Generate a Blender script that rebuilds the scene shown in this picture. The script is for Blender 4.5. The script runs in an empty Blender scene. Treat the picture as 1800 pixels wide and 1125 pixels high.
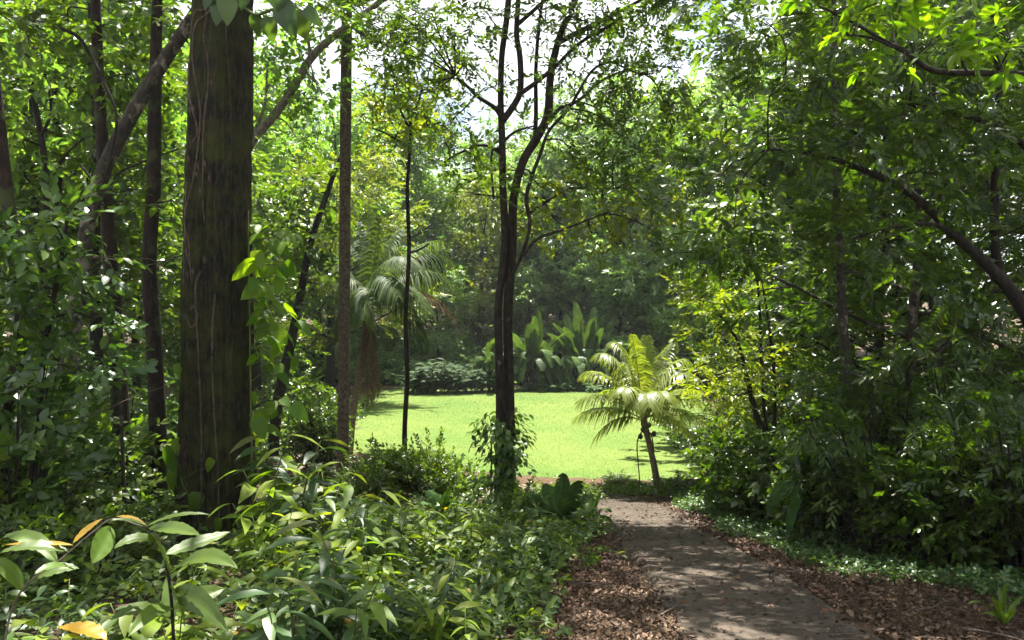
import bpy, math
import numpy as np
from math import radians, pi, sin, cos

rng = np.random.default_rng(11)
scene = bpy.context.scene
COL = scene.collection
F = 1360.0
CAMZ = 1.6
HC = .5        # share of the unseen overhead limbs built, thinned to let sun through

def P(px, py, d):
    """direction through the lens at distance d -> world point"""
    return np.array([(px - 900.0) / F * d, d, CAMZ - (py - 562.5) / F * d])

def nrm(v):
    v = np.asarray(v, float)
    return v / (np.linalg.norm(v, axis=-1, keepdims=True) + 1e-9)

# ------------------------------------------------------------------ mesh tools
class Geo:
    def __init__(s):
        s.V = []; s.T = []; s.Q = []; s.n = 0
    def add(s, V, Q=None, T=None):
        V = np.asarray(V, float).reshape(-1, 3)
        if Q is not None and len(Q): s.Q.append(np.asarray(Q, np.int64).reshape(-1, 4) + s.n)
        if T is not None and len(T): s.T.append(np.asarray(T, np.int64).reshape(-1, 3) + s.n)
        s.V.append(V); s.n += len(V)
        return s
    def arrays(s):
        V = np.concatenate(s.V) if s.V else np.zeros((0, 3))
        Q = np.concatenate(s.Q) if s.Q else np.zeros((0, 4), np.int64)
        T = np.concatenate(s.T) if s.T else np.zeros((0, 3), np.int64)
        return V, Q, T

def to_mesh(name, g, mat, off=(0, 0, 0), smooth=False):
    V, Q, T = g.arrays()
    V = V - np.asarray(off, float)
    me = bpy.data.meshes.new(name)
    me.vertices.add(len(V)); me.vertices.foreach_set('co', V.astype(np.float32).ravel())
    nl = len(Q) * 4 + len(T) * 3
    me.loops.add(nl)
    me.loops.foreach_set('vertex_index', np.concatenate([Q.ravel(), T.ravel()]).astype(np.int32))
    me.polygons.add(len(Q) + len(T))
    st = np.concatenate([np.arange(len(Q)) * 4, len(Q) * 4 + np.arange(len(T)) * 3]).astype(np.int32)
    me.polygons.foreach_set('loop_start', st)
    if smooth:
        me.polygons.foreach_set('use_smooth', np.ones(len(Q) + len(T), bool))
    me.materials.append(mat)
    me.update(calc_edges=True)
    return me

def thing(name, label, cat, loc=(0, 0, 0), group=None):
    o = bpy.data.objects.new(name, None); COL.objects.link(o)
    o.empty_display_size = 0.2
    o.location = [float(c) for c in loc]
    o['label'] = label; o['category'] = cat
    if group: o['group'] = group
    return o

def part(name, g, mat, parent, smooth=False, label=None, grand=None):
    """a mesh whose vertices are given in world space, hung on its thing"""
    me = to_mesh(name, g, mat, parent.location if grand is None else grand.location, smooth)
    o = bpy.data.objects.new(name, me); COL.objects.link(o); o.parent = parent
    if label: o['label'] = label
    return o

def setting(name, g, mat, kind='structure', smooth=True, label=None, cat=None):
    o = bpy.data.objects.new(name, to_mesh(name, g, mat, smooth=smooth)); COL.objects.link(o)
    o['kind'] = kind
    if label: o['label'] = label
    if cat: o['category'] = cat
    return o

def dup(root, loc, rotz, s, label, group=None):
    r = root.copy(); COL.objects.link(r)
    r.location = [float(c) for c in loc]; r.rotation_euler = (0, 0, rotz)
    r.scale = (s, s, s) if np.isscalar(s) else s
    r['label'] = label
    if group: r['group'] = group
    for ch in list(root.children):
        c = ch.copy(); COL.objects.link(c); c.parent = r
    return r

def frames(axis, up):
    y = nrm(axis); x = nrm(np.cross(y, up)); z = np.cross(x, y)
    return np.stack([x, y, z], axis=-1)

def stamp(g, tpl, R, T, S):
    V, Q, Tr = tpl
    m, k = len(T), len(V)
    if m == 0: return
    S = np.broadcast_to(np.asarray(S, float), (m,))
    W = np.einsum('mij,kj->mki', R * S[:, None, None], V) + T[:, None, :]
    off = (np.arange(m) * k)[:, None, None]
    g.add(W, (Q[None] + off) if len(Q) else None, (Tr[None] + off) if len(Tr) else None)

def catmull(pts, per=5):
    p = np.asarray(pts, float)
    if len(p) < 3: 
        t = np.linspace(0, 1, per + 1)[:, None]
        return p[0] + (p[-1] - p[0]) * t
    e = np.concatenate([[2 * p[0] - p[1]], p, [2 * p[-1] - p[-2]]])
    out = []
    for i in range(len(p) - 1):
        a, b, c, d = e[i:i + 4]
        for t in np.arange(per) / per:
            out.append(0.5 * (2 * b + (c - a) * t + (2 * a - 5 * b + 4 * c - d) * t * t + (3 * b - a - 3 * c + d) * t ** 3))
    out.append(p[-1])
    return np.array(out)

def tube(g, pts, rad, k=8, bump=0.0, cap=True):
    p = np.asarray(pts, float); n = len(p)
    rad = np.broadcast_to(np.asarray(rad, float), (n,))
    tg = nrm(np.gradient(p, axis=0))
    ref = np.array([0.31, 1, 0.17]) if abs(tg[0][1]) < 0.8 else np.array([1, 0.2, 0.1])
    a = nrm(np.cross(tg, ref)); b = np.cross(tg, a)
    th = np.arange(k) / k * 2 * pi
    rr = np.ones((n, k))
    if bump:
        ph = rng.uniform(0, 6.28, 4)
        s = np.linspace(0, n, n)[:, None]
        rr = 1 + bump * (0.5 * np.sin(2 * th + ph[0] + s * 0.25) + 0.4 * np.sin(3 * th + ph[1] - s * .4) + 0.5 * rng.normal(0, .5, (n, k)))
    V = p[:, None] + (a[:, None] * np.cos(th)[None, :, None] + b[:, None] * np.sin(th)[None, :, None]) * (rad[:, None] * rr)[..., None]
    i = np.arange(n - 1)[:, None] * k; j = np.arange(k)[None]; j2 = (j + 1) % k
    Q = np.stack([i + j, i + j2, i + k + j2, i + k + j], -1).reshape(-1, 4)
    V = V.reshape(-1, 3); T = None
    if cap:
        V = np.concatenate([V, p[-1:]])
        jj = np.arange(k)
        T = np.stack([(n - 1) * k + jj, (n - 1) * k + (jj + 1) % k, np.full(k, n * k)], -1)
    g.add(V, Q, T)

# ------------------------------------------------------------------ leaf templates (length 1 along +Y, up +Z)
def leaf_diamond(w, fold=0.2, droop=0.1, peak=0.45):
    V = np.array([[0, 0, 0], [-w, peak, fold * w], [0, 1, -droop], [w, peak, fold * w]])
    return V, np.zeros((0, 4), int), np.array([[0, 2, 1], [0, 3, 2]])

def leaf_full(n, w, fold=0.2, droop=0.25, wav=0.0, peak=0.9, heart=0.0, sharp=1.0):
    t = np.linspace(0, 1, n + 1)[1:-1]
    ww = w * np.sin(pi * t ** peak) ** sharp
    y = t.copy()
    z = -droop * t * t
    L = np.stack([-ww, y - heart * (1 - t) ** 2, z + fold * ww + wav * np.sin(t * 23)], -1)
    M = np.stack([0 * t, y, z], -1)
    R = np.stack([ww, y - heart * (1 - t) ** 2, z + fold * ww + wav * np.sin(t * 21 + 1.3)], -1)
    V = [np.zeros(3)]
    for a in range(len(t)): V += [L[a], M[a], R[a]]
    V.append(np.array([0, 1, -droop]))
    V = np.array(V); e = len(V) - 1
    T = [[0, 2, 1], [0, 3, 2]]; Q = []
    for a in range(len(t) - 1):
        i = 1 + a * 3; q = i + 3
        Q += [[i, i + 1, q + 1, q], [i + 1, i + 2, q + 2, q + 1]]
    i = 1 + (len(t) - 1) * 3
    T += [[i, i + 1, e], [i + 1, i + 2, e]]
    return V, np.array(Q, int).reshape(-1, 4), np.array(T)

def tpl_of(g): return g.arrays()

def twig(leaf, nl, length, ls, ang=0.9, zj=0.35, stem=0.006, whorl=False, droop=0.25):
    """a leafy twig along +Y"""
    g = Geo()
    t = np.linspace(0.15, 1, nl) * length
    side = np.where(np.arange(nl) % 2 == 0, 1.0, -1.0)
    a = ang * rng.uniform(0.6, 1.3, nl) * (1.15 - 0.6 * t / length)
    if whorl:
        t = length * (1 - 0.25 * rng.random(nl)); az = np.arange(nl) * 2.4 + rng.uniform(0, 1, nl)
        ax = np.stack([np.sin(az), np.cos(az) * 0.8 + 0.35, rng.normal(0.05, zj, nl)], -1)
    else:
        ax = np.stack([side * np.sin(a), np.cos(a), rng.normal(-0.1, zj, nl)], -1)
    up = np.stack([rng.normal(0, zj, nl), rng.normal(0, zj, nl), np.ones(nl)], -1)
    zc = -droop * (t / max(length, 1e-3)) ** 2 * length
    T = np.stack([0 * t, t, zc], -1)
    stamp(g, leaf, frames(ax, up), T, ls * rng.uniform(0.7, 1.15, nl))
    if stem:
        s = np.linspace(0, length, 4); tube(g, np.stack([0 * s, s, -droop * (s / length) ** 2 * length], -1), [stem, stem * .8, stem * .6, stem * .3], 3, cap=False)
    return tpl_of(g)

def pinnate(leaf, pairs, length, ls, droop=0.3):
    g = Geo()
    t = np.repeat(np.linspace(0.2, 0.98, pairs), 2)
    side = np.tile([1.0, -1.0], pairs)
    ax = np.stack([side * 0.9, 0.45 + 0 * t, -0.15 + rng.normal(0, .12, len(t))], -1)
    up = np.stack([rng.normal(0, .15, len(t)), rng.normal(0, .15, len(t)), np.ones(len(t))], -1)
    sc = ls * (0.65 + 0.55 * np.sin(pi * (t * 0.85 + 0.1)))
    T = np.stack([0 * t, t * length, -droop * t * t * length], -1)
    stamp(g, leaf, frames(ax, up), T, sc)
    s = np.linspace(0, 1, 5); tube(g, np.stack([0 * s, s * length, -droop * s * s * length], -1), 0.004, 3, cap=False)
    return tpl_of(g)

def twig_of(tpl, n, length, zj=0.4, az=None):
    g = Geo()
    t = np.linspace(0.1, 1, n) * length
    side = np.where(np.arange(n) % 2 == 0, 1.0, -1.0); a = rng.uniform(0.5, 1.2, n)
    ax = np.stack([side * np.sin(a), np.cos(a), rng.normal(0.0, zj, n)], -1)
    up = np.stack([rng.normal(0, .3, n), rng.normal(0, .3, n), np.ones(n)], -1)
    stamp(g, tpl, frames(ax, up), np.stack([0 * t, t, 0 * t], -1), rng.uniform(.75, 1.15, n))
    return tpl_of(g)

def scatter(g, twigs, pos, dirs, size, upj=0.35, dj=0.5):
    """stamp leafy twigs at pos heading along dirs"""
    n = len(pos)
    if n == 0: return
    d = nrm(dirs) + rng.normal(0, dj, (n, 3))
    up = np.array([0, 0, 1.0]) + rng.normal(0, upj, (n, 3))
    R = frames(d, up); S = size * rng.uniform(0.7, 1.25, n)
    pick = rng.integers(0, len(twigs), n)
    for k, tp in enumerate(twigs):
        m = pick == k
        stamp(g, tp, R[m], pos[m], S[m])

def clump(c, r, n, shell=0.35):
    """points in an uneven ellipsoid with outward directions"""
    u = nrm(rng.normal(0, 1, (n, 3)))
    rad = (shell + (1 - shell) * rng.random(n)) ** 0.7
    return np.asarray(c) + u * rad[:, None] * np.asarray(r), nrm(u * np.array([1, 1, .55]) + [0, 0, 0.15])

# ------------------------------------------------------------------ materials
def new_mat(name):
    m = bpy.data.materials.new(name); m.use_nodes = True
    m.node_tree.nodes.clear()
    return m, m.node_tree.nodes, m.node_tree.links

def ramp(N, L, src, cols, pos=None):
    r = N.new('ShaderNodeValToRGB'); el = r.color_ramp.elements
    while len(el) < len(cols): el.new(0.5)
    for i, c in enumerate(cols):
        el[i].position = pos[i] if pos else i / (len(cols) - 1)
        el[i].color = (*c, 1)
    L.new(src, r.inputs[0]); return r.outputs[0]

def leaf_mat(name, cols, trans=0.4, tcol=(1.5, 1.5, 0.5), rough=0.42, spec=0.5, pos=None):
    m, N, L = new_mat(name)
    geo = N.new('ShaderNodeNewGeometry')
    c = ramp(N, L, geo.outputs['Random Per Island'], cols, pos)
    oi = N.new('ShaderNodeObjectInfo')
    hsv = N.new('ShaderNodeHueSaturation')
    mr = N.new('ShaderNodeMapRange'); mr.inputs[3].default_value = 0.72; mr.inputs[4].default_value = 1.28
    L.new(oi.outputs['Random'], mr.inputs[0]); L.new(mr.outputs[0], hsv.inputs['Value'])
    tc = N.new('ShaderNodeTexCoord'); nz = N.new('ShaderNodeTexNoise'); nz.inputs['Scale'].default_value = 1.1
    L.new(tc.outputs['Object'], nz.inputs['Vector'])
    mh = N.new('ShaderNodeMapRange'); mh.inputs[3].default_value = 0.475; mh.inputs[4].default_value = 0.525
    L.new(nz.outputs[0], mh.inputs[0]); L.new(mh.outputs[0], hsv.inputs['Hue'])
    L.new(c, hsv.inputs['Color'])
    b = N.new('ShaderNodeBsdfPrincipled'); b.inputs['Roughness'].default_value = rough
    b.inputs['Specular IOR Level'].default_value = spec
    L.new(hsv.outputs[0], b.inputs['Base Color'])
    mul = N.new('ShaderNodeMix'); mul.data_type = 'RGBA'; mul.blend_type = 'MULTIPLY'; mul.inputs[0].default_value = 1
    L.new(hsv.outputs[0], mul.inputs[6]); mul.inputs[7].default_value = (*tcol, 1)
    t = N.new('ShaderNodeBsdfTranslucent'); L.new(mul.outputs[2], t.inputs['Color'])
    mx = N.new('ShaderNodeMixShader'); mx.inputs[0].default_value = trans
    L.new(b.outputs[0], mx.inputs[1]); L.new(t.outputs[0], mx.inputs[2])
    o = N.new('ShaderNodeOutputMaterial'); L.new(mx.outputs[0], o.inputs[0])
    return m

def bark_mat(name, cols, scale=(9, 9, 1.6), bump=0.6, patch=None, pscale=2.5, pthr=(0.5, 0.62), bdist=0.03):
    m, N, L = new_mat(name)
    tc = N.new('ShaderNodeTexCoord'); mp = N.new('ShaderNodeMapping'); mp.inputs['Scale'].default_value = scale
    L.new(tc.outputs['Object'], mp.inputs[0])
    n1 = N.new('ShaderNodeTexNoise'); n1.inputs['Scale'].default_value = 2.2; n1.inputs['Detail'].default_value = 9; n1.inputs['Roughness'].default_value = 0.68
    L.new(mp.outputs[0], n1.inputs['Vector'])
    c = ramp(N, L, n1.outputs[0], cols, [0.36, 0.5, 0.64] if len(cols) == 3 else None)
    if patch:
        n2 = N.new('ShaderNodeTexNoise'); n2.inputs['Scale'].default_value = pscale; n2.inputs['Detail'].default_value = 7; n2.inputs['Roughness'].default_value = .65
        L.new(tc.outputs['Object'], n2.inputs['Vector'])
        f = ramp(N, L, n2.outputs[0], [(0, 0, 0), (1, 1, 1)], list(pthr))
        mx = N.new('ShaderNodeMix'); mx.data_type = 'RGBA'
        L.new(f, mx.inputs[0]); L.new(c, mx.inputs[6]); mx.inputs[7].default_value = (*patch, 1); c = mx.outputs[2]
    b = N.new('ShaderNodeBsdfPrincipled'); b.inputs['Roughness'].default_value = 0.9; b.inputs['Specular IOR Level'].default_value = .25
    L.new(c, b.inputs['Base Color'])
    n3 = N.new('ShaderNodeTexNoise'); n3.inputs['Scale'].default_value = 34; n3.inputs['Detail'].default_value = 5
    L.new(tc.outputs['Object'], n3.inputs['Vector'])
    sm = N.new('ShaderNodeMath'); sm.operation = 'MULTIPLY_ADD'; L.new(n3.outputs[0], sm.inputs[0]); sm.inputs[1].default_value = .5; L.new(n1.outputs[0], sm.inputs[2])
    bp = N.new('ShaderNodeBump'); bp.inputs['Strength'].default_value = bump; bp.inputs['Distance'].default_value = bdist
    L.new(sm.outputs[0], bp.inputs['Height']); L.new(bp.outputs[0], b.inputs['Normal'])
    o = N.new('ShaderNodeOutputMaterial'); L.new(b.outputs[0], o.inputs[0])
    return m

def ground_mat(name, layers, scale, bump=0.5, rough=0.95, bdist=0.03):
    """layers: colours mixed by noise, coarse then fine"""
    m, N, L = new_mat(name)
    tc = N.new('ShaderNodeTexCoord')
    def noise(s, d=8):
        n = N.new('ShaderNodeTexNoise'); n.inputs['Scale'].default_value = s; n.inputs['Detail'].default_value = d; n.inputs['Roughness'].default_value = .65
        L.new(tc.outputs['Object'], n.inputs['Vector']); return n.outputs[0]
    n1 = noise(scale); n2 = noise(scale * 14)
    c1 = ramp(N, L, n1, layers[:2], [.38, .62]); c2 = ramp(N, L, n2, layers[2:4], [.38, .62])
    mx = N.new('ShaderNodeMix'); mx.data_type = 'RGBA'; mx.inputs[0].default_value = .5
    L.new(c1, mx.inputs[6]); L.new(c2, mx.inputs[7])
    b = N.new('ShaderNodeBsdfPrincipled'); b.inputs['Roughness'].default_value = rough; b.inputs['Specular IOR Level'].default_value = .2
    L.new(mx.outputs[2], b.inputs['Base Color'])
    bp = N.new('ShaderNodeBump'); bp.inputs['Strength'].default_value = bump; bp.inputs['Distance'].default_value = bdist
    L.new(n2, bp.inputs['Height']); L.new(bp.outputs[0], b.inputs['Normal'])
    o = N.new('ShaderNodeOutputMaterial'); L.new(b.outputs[0], o.inputs[0])
    return m

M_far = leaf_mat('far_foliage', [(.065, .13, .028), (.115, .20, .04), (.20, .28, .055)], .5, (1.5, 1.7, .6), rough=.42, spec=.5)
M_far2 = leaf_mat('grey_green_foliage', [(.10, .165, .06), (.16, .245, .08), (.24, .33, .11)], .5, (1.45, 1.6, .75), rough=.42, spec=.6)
M_herb2 = leaf_mat('dark_herb_leaf', [(.022, .055, .014), (.04, .085, .018), (.07, .12, .022), (.10, .06, .02)], .35, (1.6, 1.6, .4), rough=.4, spec=.5, pos=[0, .5, .98, 1])
M_herb3 = leaf_mat('light_herb_leaf', [(.07, .13, .012), (.12, .19, .016), (.18, .22, .03), (.20, .13, .03)], .5, (1.6, 1.6, .35), rough=.5, spec=.3, pos=[0, .5, .99, 1])
M_yel = leaf_mat('yellow_green_foliage', [(.08, .13, .012), (.13, .19, .015), (.21, .24, .02)], .5, (1.7, 1.6, .4))
M_mid = leaf_mat('forest_foliage', [(.031, .059, .009), (.062, .107, .013), (.118, .162, .017)], .48, (1.65, 1.85, .4), rough=.36)
M_dark = leaf_mat('glossy_dark_foliage', [(.022, .046, .008), (.04, .078, .010), (.088, .135, .013)], .45, (1.75, 1.95, .35), rough=.3, spec=.6)
M_broad = leaf_mat('broad_leaf', [(.025, .06, .012), (.045, .095, .015), (.08, .135, .02)], .4, rough=.36, spec=.5)
M_herb = leaf_mat('herb_leaf', [(.03, .065, .012), (.06, .11, .016), (.11, .17, .02), (.15, .2, .025), (.35, .22, .02)], .42, (1.6, 1.6, .4), rough=.46, spec=.4, pos=[0, .4, .8, .99, 1])
M_vine = leaf_mat('climber_leaf', [(.07, .16, .01), (.11, .21, .012), (.15, .24, .016)], .6, (1.8, 1.8, .3), rough=.5, spec=.3)
M_palm = leaf_mat('palm_leaf', [(.12, .165, .025), (.16, .205, .03), (.20, .235, .045)], .55, (1.6, 1.6, .45), rough=.4)
M_palm2 = leaf_mat('old_palm_leaf', [(.03, .058, .018), (.05, .085, .024), (.10, .135, .028)], .45, rough=.55, spec=.2)
M_banana = leaf_mat('paddle_leaf', [(.03, .065, .018), (.05, .09, .022), (.085, .13, .03)], .35, rough=.5, spec=.18)
M_ginger = leaf_mat('ginger_leaf', [(.018, .045, .012), (.03, .07, .015), (.055, .10, .02)], .3, rough=.6, spec=.12)
M_gold = leaf_mat('yellowed_leaf', [(.22, .12, .01), (.28, .17, .015)], .4)
M_deadfrond = leaf_mat('dead_frond', [(.085, .045, .022), (.14, .08, .045)], .2, (1, .9, .7), .8, .1)
M_litter = leaf_mat('dead_leaf', [(.028, .014, .008), (.055, .029, .016), (.10, .058, .034), (.19, .125, .08), (.14, .055, .02)], .12, (1, .9, .7), .7, .3, [0, .3, .6, .9, 1])
M_grass = leaf_mat('grass_blade', [(.062, .112, .015), (.082, .13, .018), (.112, .15, .027)], .2, (1.2, 1.2, .6), .6, .2)
M_stem = bark_mat('green_stem', [(.05, .07, .02), (.08, .10, .03), (.12, .13, .05)], bump=.2, bdist=.005)
M_twigwood = bark_mat('dark_wood', [(.005, .004, .003), (.013, .010, .007), (.032, .025, .018)], bump=.5)
M_bark_twin = bark_mat('brown_bark', [(.008, .006, .004), (.022, .016, .011), (.045, .034, .025)], (10, 10, 3), .8, (.11, .10, .08), 6, (.64, .7))
M_bark_big = bark_mat('mossy_bark', [(.002, .0015, .001), (.013, .010, .005), (.046, .038, .021)], (11, 11, 2.4), 1.0, (.038, .043, .006), 2.4, (.42, .62), .05)
M_bark_pale = bark_mat('lichen_bark', [(.012, .010, .007), (.03, .025, .018), (.06, .05, .039)], (7, 7, 5), .6, (.17, .15, .12), 5, (.55, .63))
M_bark_grey = bark_mat('pale_smooth_bark', [(.07, .06, .045), (.14, .12, .095), (.22, .19, .155)], (7, 7, 5), .5)
M_bark_slim = bark_mat('ringed_bark', [(.022, .016, .010), (.06, .045, .03), (.12, .095, .068)], (8, 8, 9), .7, (.12, .10, .075), 9, (.55, .65))
M_bark_red = bark_mat('reddish_bark', [(.005, .003, .002), (.014, .008, .005), (.034, .018, .011)], (9, 9, 2.5), .7, (.035, .045, .015), 3, (.52, .6))
M_bark_palm = bark_mat('palm_bark', [(.07, .055, .035), (.16, .125, .08), (.26, .21, .14)], (4, 4, 14), .8)
M_root = bark_mat('aerial_root_bark', [(.035, .025, .019), (.075, .053, .042), (.13, .098, .08)], (20, 20, 5), .4)
M_ground = ground_mat('forest_floor', [(.035, .024, .014), (.075, .048, .028), (.025, .02, .012), (.11, .07, .04)], .7, .8)
M_soil = ground_mat('red_soil', [(.05, .028, .016), (.09, .05, .03), (.035, .026, .014), (.12, .075, .045)], 1.3, .7)
M_path = ground_mat('worn_concrete', [(.026, .02, .014), (.07, .055, .042), (.018, .014, .010), (.10, .08, .062)], .9, .28, bdist=.012)
M_lawn = ground_mat('lawn_turf', [(.046, .10, .014), (.112, .142, .028), (.058, .106, .017), (.108, .144, .028)], .3, .4)

# ------------------------------------------------------------------ terrain
def sstep(a, b, x):
    t = np.clip((x - a) / (b - a), 0, 1); return t * t * (3 - 2 * t)

def H(x, y):
    x = np.asarray(x, float); y = np.asarray(y, float)
    k = 1.2; u = (16 - y) / k
    sp = k * np.where(u > 30, u, np.log1p(np.exp(np.minimum(u, 30))))
    z = -2.18 + 0.136 * sp
    z = z + 0.07 * np.maximum(0, y - 47) * sstep(47, 60, y)
    off = 1 - sstep(15, 19, y)
    z = z + off * (0.06 * sstep(0.8, -4, x) + 0.25 * sstep(3.6, 8, x))
    z = z + (1 - sstep(15, 20, y) * (1 - sstep(44, 50, y))) * 0.07 * (np.sin(x * .9 + 1) * np.sin(y * .7) + .5 * np.sin(x * 2.3 + y * 1.7)) * sstep(.9, 2.2, np.abs(x - 2.1))
    return z

def HP(x, y): return np.array([x, y, float(H(x, y))])

xs = np.concatenate([np.linspace(-110, -16, 30)[:-1], np.linspace(-16, 16, 130), np.linspace(16, 110, 30)[1:]])
ys = np.concatenate([np.linspace(-14, 24, 150), np.linspace(24, 60, 60)[1:], np.linspace(60, 150, 30)[1:]])
X, Y = np.meshgrid(xs, ys); nx, ny = len(xs), len(ys)
i = np.arange(ny - 1)[:, None] * nx + np.arange(nx - 1)[None]
gq = np.stack([i, i + 1, i + nx + 1, i + nx], -1).reshape(-1, 4)
gg = Geo().add(np.stack([X, Y, H(X, Y) + rng.normal(0, .012, X.shape)], -1), gq)
setting('ground', gg, M_ground)

# path: a worn slab winding down the slope and away to the left of the lawn
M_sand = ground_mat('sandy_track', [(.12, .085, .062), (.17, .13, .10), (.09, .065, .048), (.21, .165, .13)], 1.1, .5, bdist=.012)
pc = catmull([(1.55, -4), (1.75, 0), (1.9, 3), (1.98, 5.7), (2.15, 8.5), (2.12, 11.5), (2.2, 14), (1.5, 16.1), (-.2, 17.2), (-2.2, 18.1), (-4.7, 20), (-7.4, 24), (-9.6, 32), (-11.4, 42), (-12, 52)], 14)
tg = nrm(np.gradient(pc, axis=0)); nr = np.stack([tg[:, 1], -tg[:, 0]], -1)
g = Geo(); cols = []
for k, u in enumerate(np.linspace(-1, 1, 13)):
    w = 0.80 * u + (0.05 * np.sin(np.arange(len(pc)) * .9) + rng.normal(0, .025, len(pc))) * (abs(u) > .95)
    p = pc + nr * w[:, None]
    z = H(p[:, 0], p[:, 1]) + 0.055 - (0.09 if abs(u) > .99 else 0.0) + .012 * (1 - u * u)
    cols.append(np.stack([p[:, 0], p[:, 1], z], -1))
C_ = np.stack(cols, 1)
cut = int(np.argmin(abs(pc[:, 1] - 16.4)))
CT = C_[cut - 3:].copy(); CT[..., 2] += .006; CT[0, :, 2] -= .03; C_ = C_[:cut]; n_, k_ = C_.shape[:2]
i = np.arange(n_ - 1)[:, None] * k_ + np.arange(k_ - 1)[None]
g.add(C_, np.stack([i, i + 1, i + k_ + 1, i + k_], -1).reshape(-1, 4))
setting('path', g, M_path)
n_ = len(CT); i = np.arange(n_ - 1)[:, None] * k_ + np.arange(k_ - 1)[None]
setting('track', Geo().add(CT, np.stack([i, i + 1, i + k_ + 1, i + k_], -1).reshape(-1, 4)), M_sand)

def in_poly(px, py, poly):
    poly = np.asarray(poly); r = np.zeros(np.shape(px), bool); j = len(poly) - 1
    for i in range(len(poly)):
        xi, yi = poly[i]; xj, yj = poly[j]
        c = ((yi > py) != (yj > py)) & (px < (xj - xi) * (py - yi) / (yj - yi + 1e-12) + xi)
        r ^= c; j = i
    return r

LAWN = catmull([(1.0, 18.2), (2.6, 17.9), (4.0, 17.8), (5.4, 18.6), (6.6, 22), (7.4, 27), (9.2, 36), (9.0, 42), (5, 44), (0, 43.4), (-4, 42.6), (-7.6, 42), (-7.4, 36), (-5.9, 28), (-5.2, 24), (-4.2, 21.6), (-2.2, 19.6), (-.4, 18.6), (1.0, 18.2)], 6)[:-1]
g = Geo(); c0 = np.array([0.6, 29.0]); rings = 14
Vl = [np.array([[c0[0], c0[1], H(*c0) + .03]])]
for r in range(1, rings + 1):
    f = (r / rings); p = c0 + (LAWN - c0) * f
    if r == rings: p = p + rng.normal(0, .05, p.shape)
    Vl.append(np.stack([p[:, 0], p[:, 1], H(p[:, 0], p[:, 1]) + .03 - (.04 if r == rings else 0)], -1))
nl = len(LAWN); T = [[0, 1 + a, 1 + (a + 1) % nl] for a in range(nl)]; Q = []
for r in range(rings - 1):
    b = 1 + r * nl
    for a in range(nl): Q.append([b + a, b + nl + a, b + nl + (a + 1) % nl, b + (a + 1) % nl])
g.add(np.concatenate(Vl), Q, T)
setting('lawn', g, M_lawn)

# mown grass blades on the lawn
blade = (np.array([[-.05, 0, 0], [.05, 0, 0], [.04, .6, .05], [-.04, .6, .05], [0, 1, .15]]), np.array([[0, 1, 2, 3]]), np.array([[3, 2, 4]]))
n = 80000
yy = 17.6 + 26 * rng.random(n) ** 1.5; xx = rng.uniform(-8, 9.2, n)
lw = LAWN + 0
m = in_poly(xx, yy, c0 + (lw - c0) * 1.012); xx, yy = xx[m], yy[m]; n = len(xx)
ax = np.stack([rng.normal(0, .3, n), rng.normal(0, .3, n), np.ones(n)], -1)
g = Geo(); stamp(g, blade, frames(ax, rng.normal(0, 1, (n, 3))), np.stack([xx, yy, H(xx, yy) + .025], -1), rng.uniform(.02, .05, n) * (1 + (yy - 17) * .03))
setting('grass', g, M_grass, 'stuff', False, 'short mown grass covering the sunny lawn', 'grass')

# bare red earth along the front edge of the lawn
g = Geo(); a = catmull([(-1.2, 18.4), (.6, 17.6), (2.0, 17.35), (3.4, 17.2), (4.6, 17.5), (5.6, 18.6)], 8)
tga = nrm(np.gradient(a, axis=0)); na = np.stack([tga[:, 1], -tga[:, 0]], -1); rows = []
for u, z in ((-.9, -.03), (-.55, .06), (-.2, .14), (.15, .16), (.45, .08), (.8, -.03)):
    p = a + na * (u * .75 + rng.normal(0, .05, len(a)))[:, None]
    rows.append(np.stack([p[:, 0], p[:, 1], H(p[:, 0], p[:, 1]) + z + rng.normal(0, .015, len(a)) * (z > 0)], -1))
C_ = np.stack(rows, 1); n_, k_ = C_.shape[:2]; i = np.arange(n_ - 1)[:, None] * k_ + np.arange(k_ - 1)[None]
g.add(C_, np.stack([i, i + 1, i + k_ + 1, i + k_], -1).reshape(-1, 4))
setting('earth_bank', g, M_soil)

# ------------------------------------------------------------------ twig kits
LD = leaf_diamond(.22); LD2 = leaf_diamond(.3, .25, .2)
L2 = leaf_full(3, .20, .25, .2); L2w = leaf_full(3, .27, .2, .22)
L4 = leaf_full(5, .21, .22, .3, .008); L4w = leaf_full(5, .30, .18, .3, .01)
LHEART = leaf_full(8, .36, .16, .4, .02, .68, .14, .8)
kit_far = [twig(LD2, 11, .9, .30, stem=0) for _ in range(4)]
kit_fine = [twig(LD, 14, .7, .17, stem=.004) for _ in range(4)]
kit_mid = [twig(LD2, 10, .5, .15, stem=.004) for _ in range(4)]
kit_midw = [twig(L2, 8, .35, .16, whorl=True, stem=.005) for _ in range(4)]
kit_near = [twig(L2w, 8, .5, .2, stem=.005) for _ in range(4)]
kit_broad = [twig(L4w, 6, .5, .27, stem=.006, zj=.4) for _ in range(4)]
pin = [pinnate(leaf_diamond(.2, .1, .12), 10, .34, .088, d) for d in (.25, .45, .6)]
kit_pin = [twig_of(p, 6, .34) for p in pin] + [twig_of(pin[0], 3, .2)]
kit_bank = [twig(leaf_full(3, .17, .25, .25), 9, .45, .17, stem=.005) for _ in range(3)] + [kit_pin[0], twig(L2, 10, .5, .15, stem=.005)]
kit_midbig = kit_mid[:2] + [twig(L2w, 8, .45, .2, stem=.004) for _ in range(2)]
kit_top = [twig(leaf_full(5, .17, .22, .3, .008), 8, .3, .24, whorl=True, stem=.006, zj=.25) for _ in range(3)]

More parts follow.
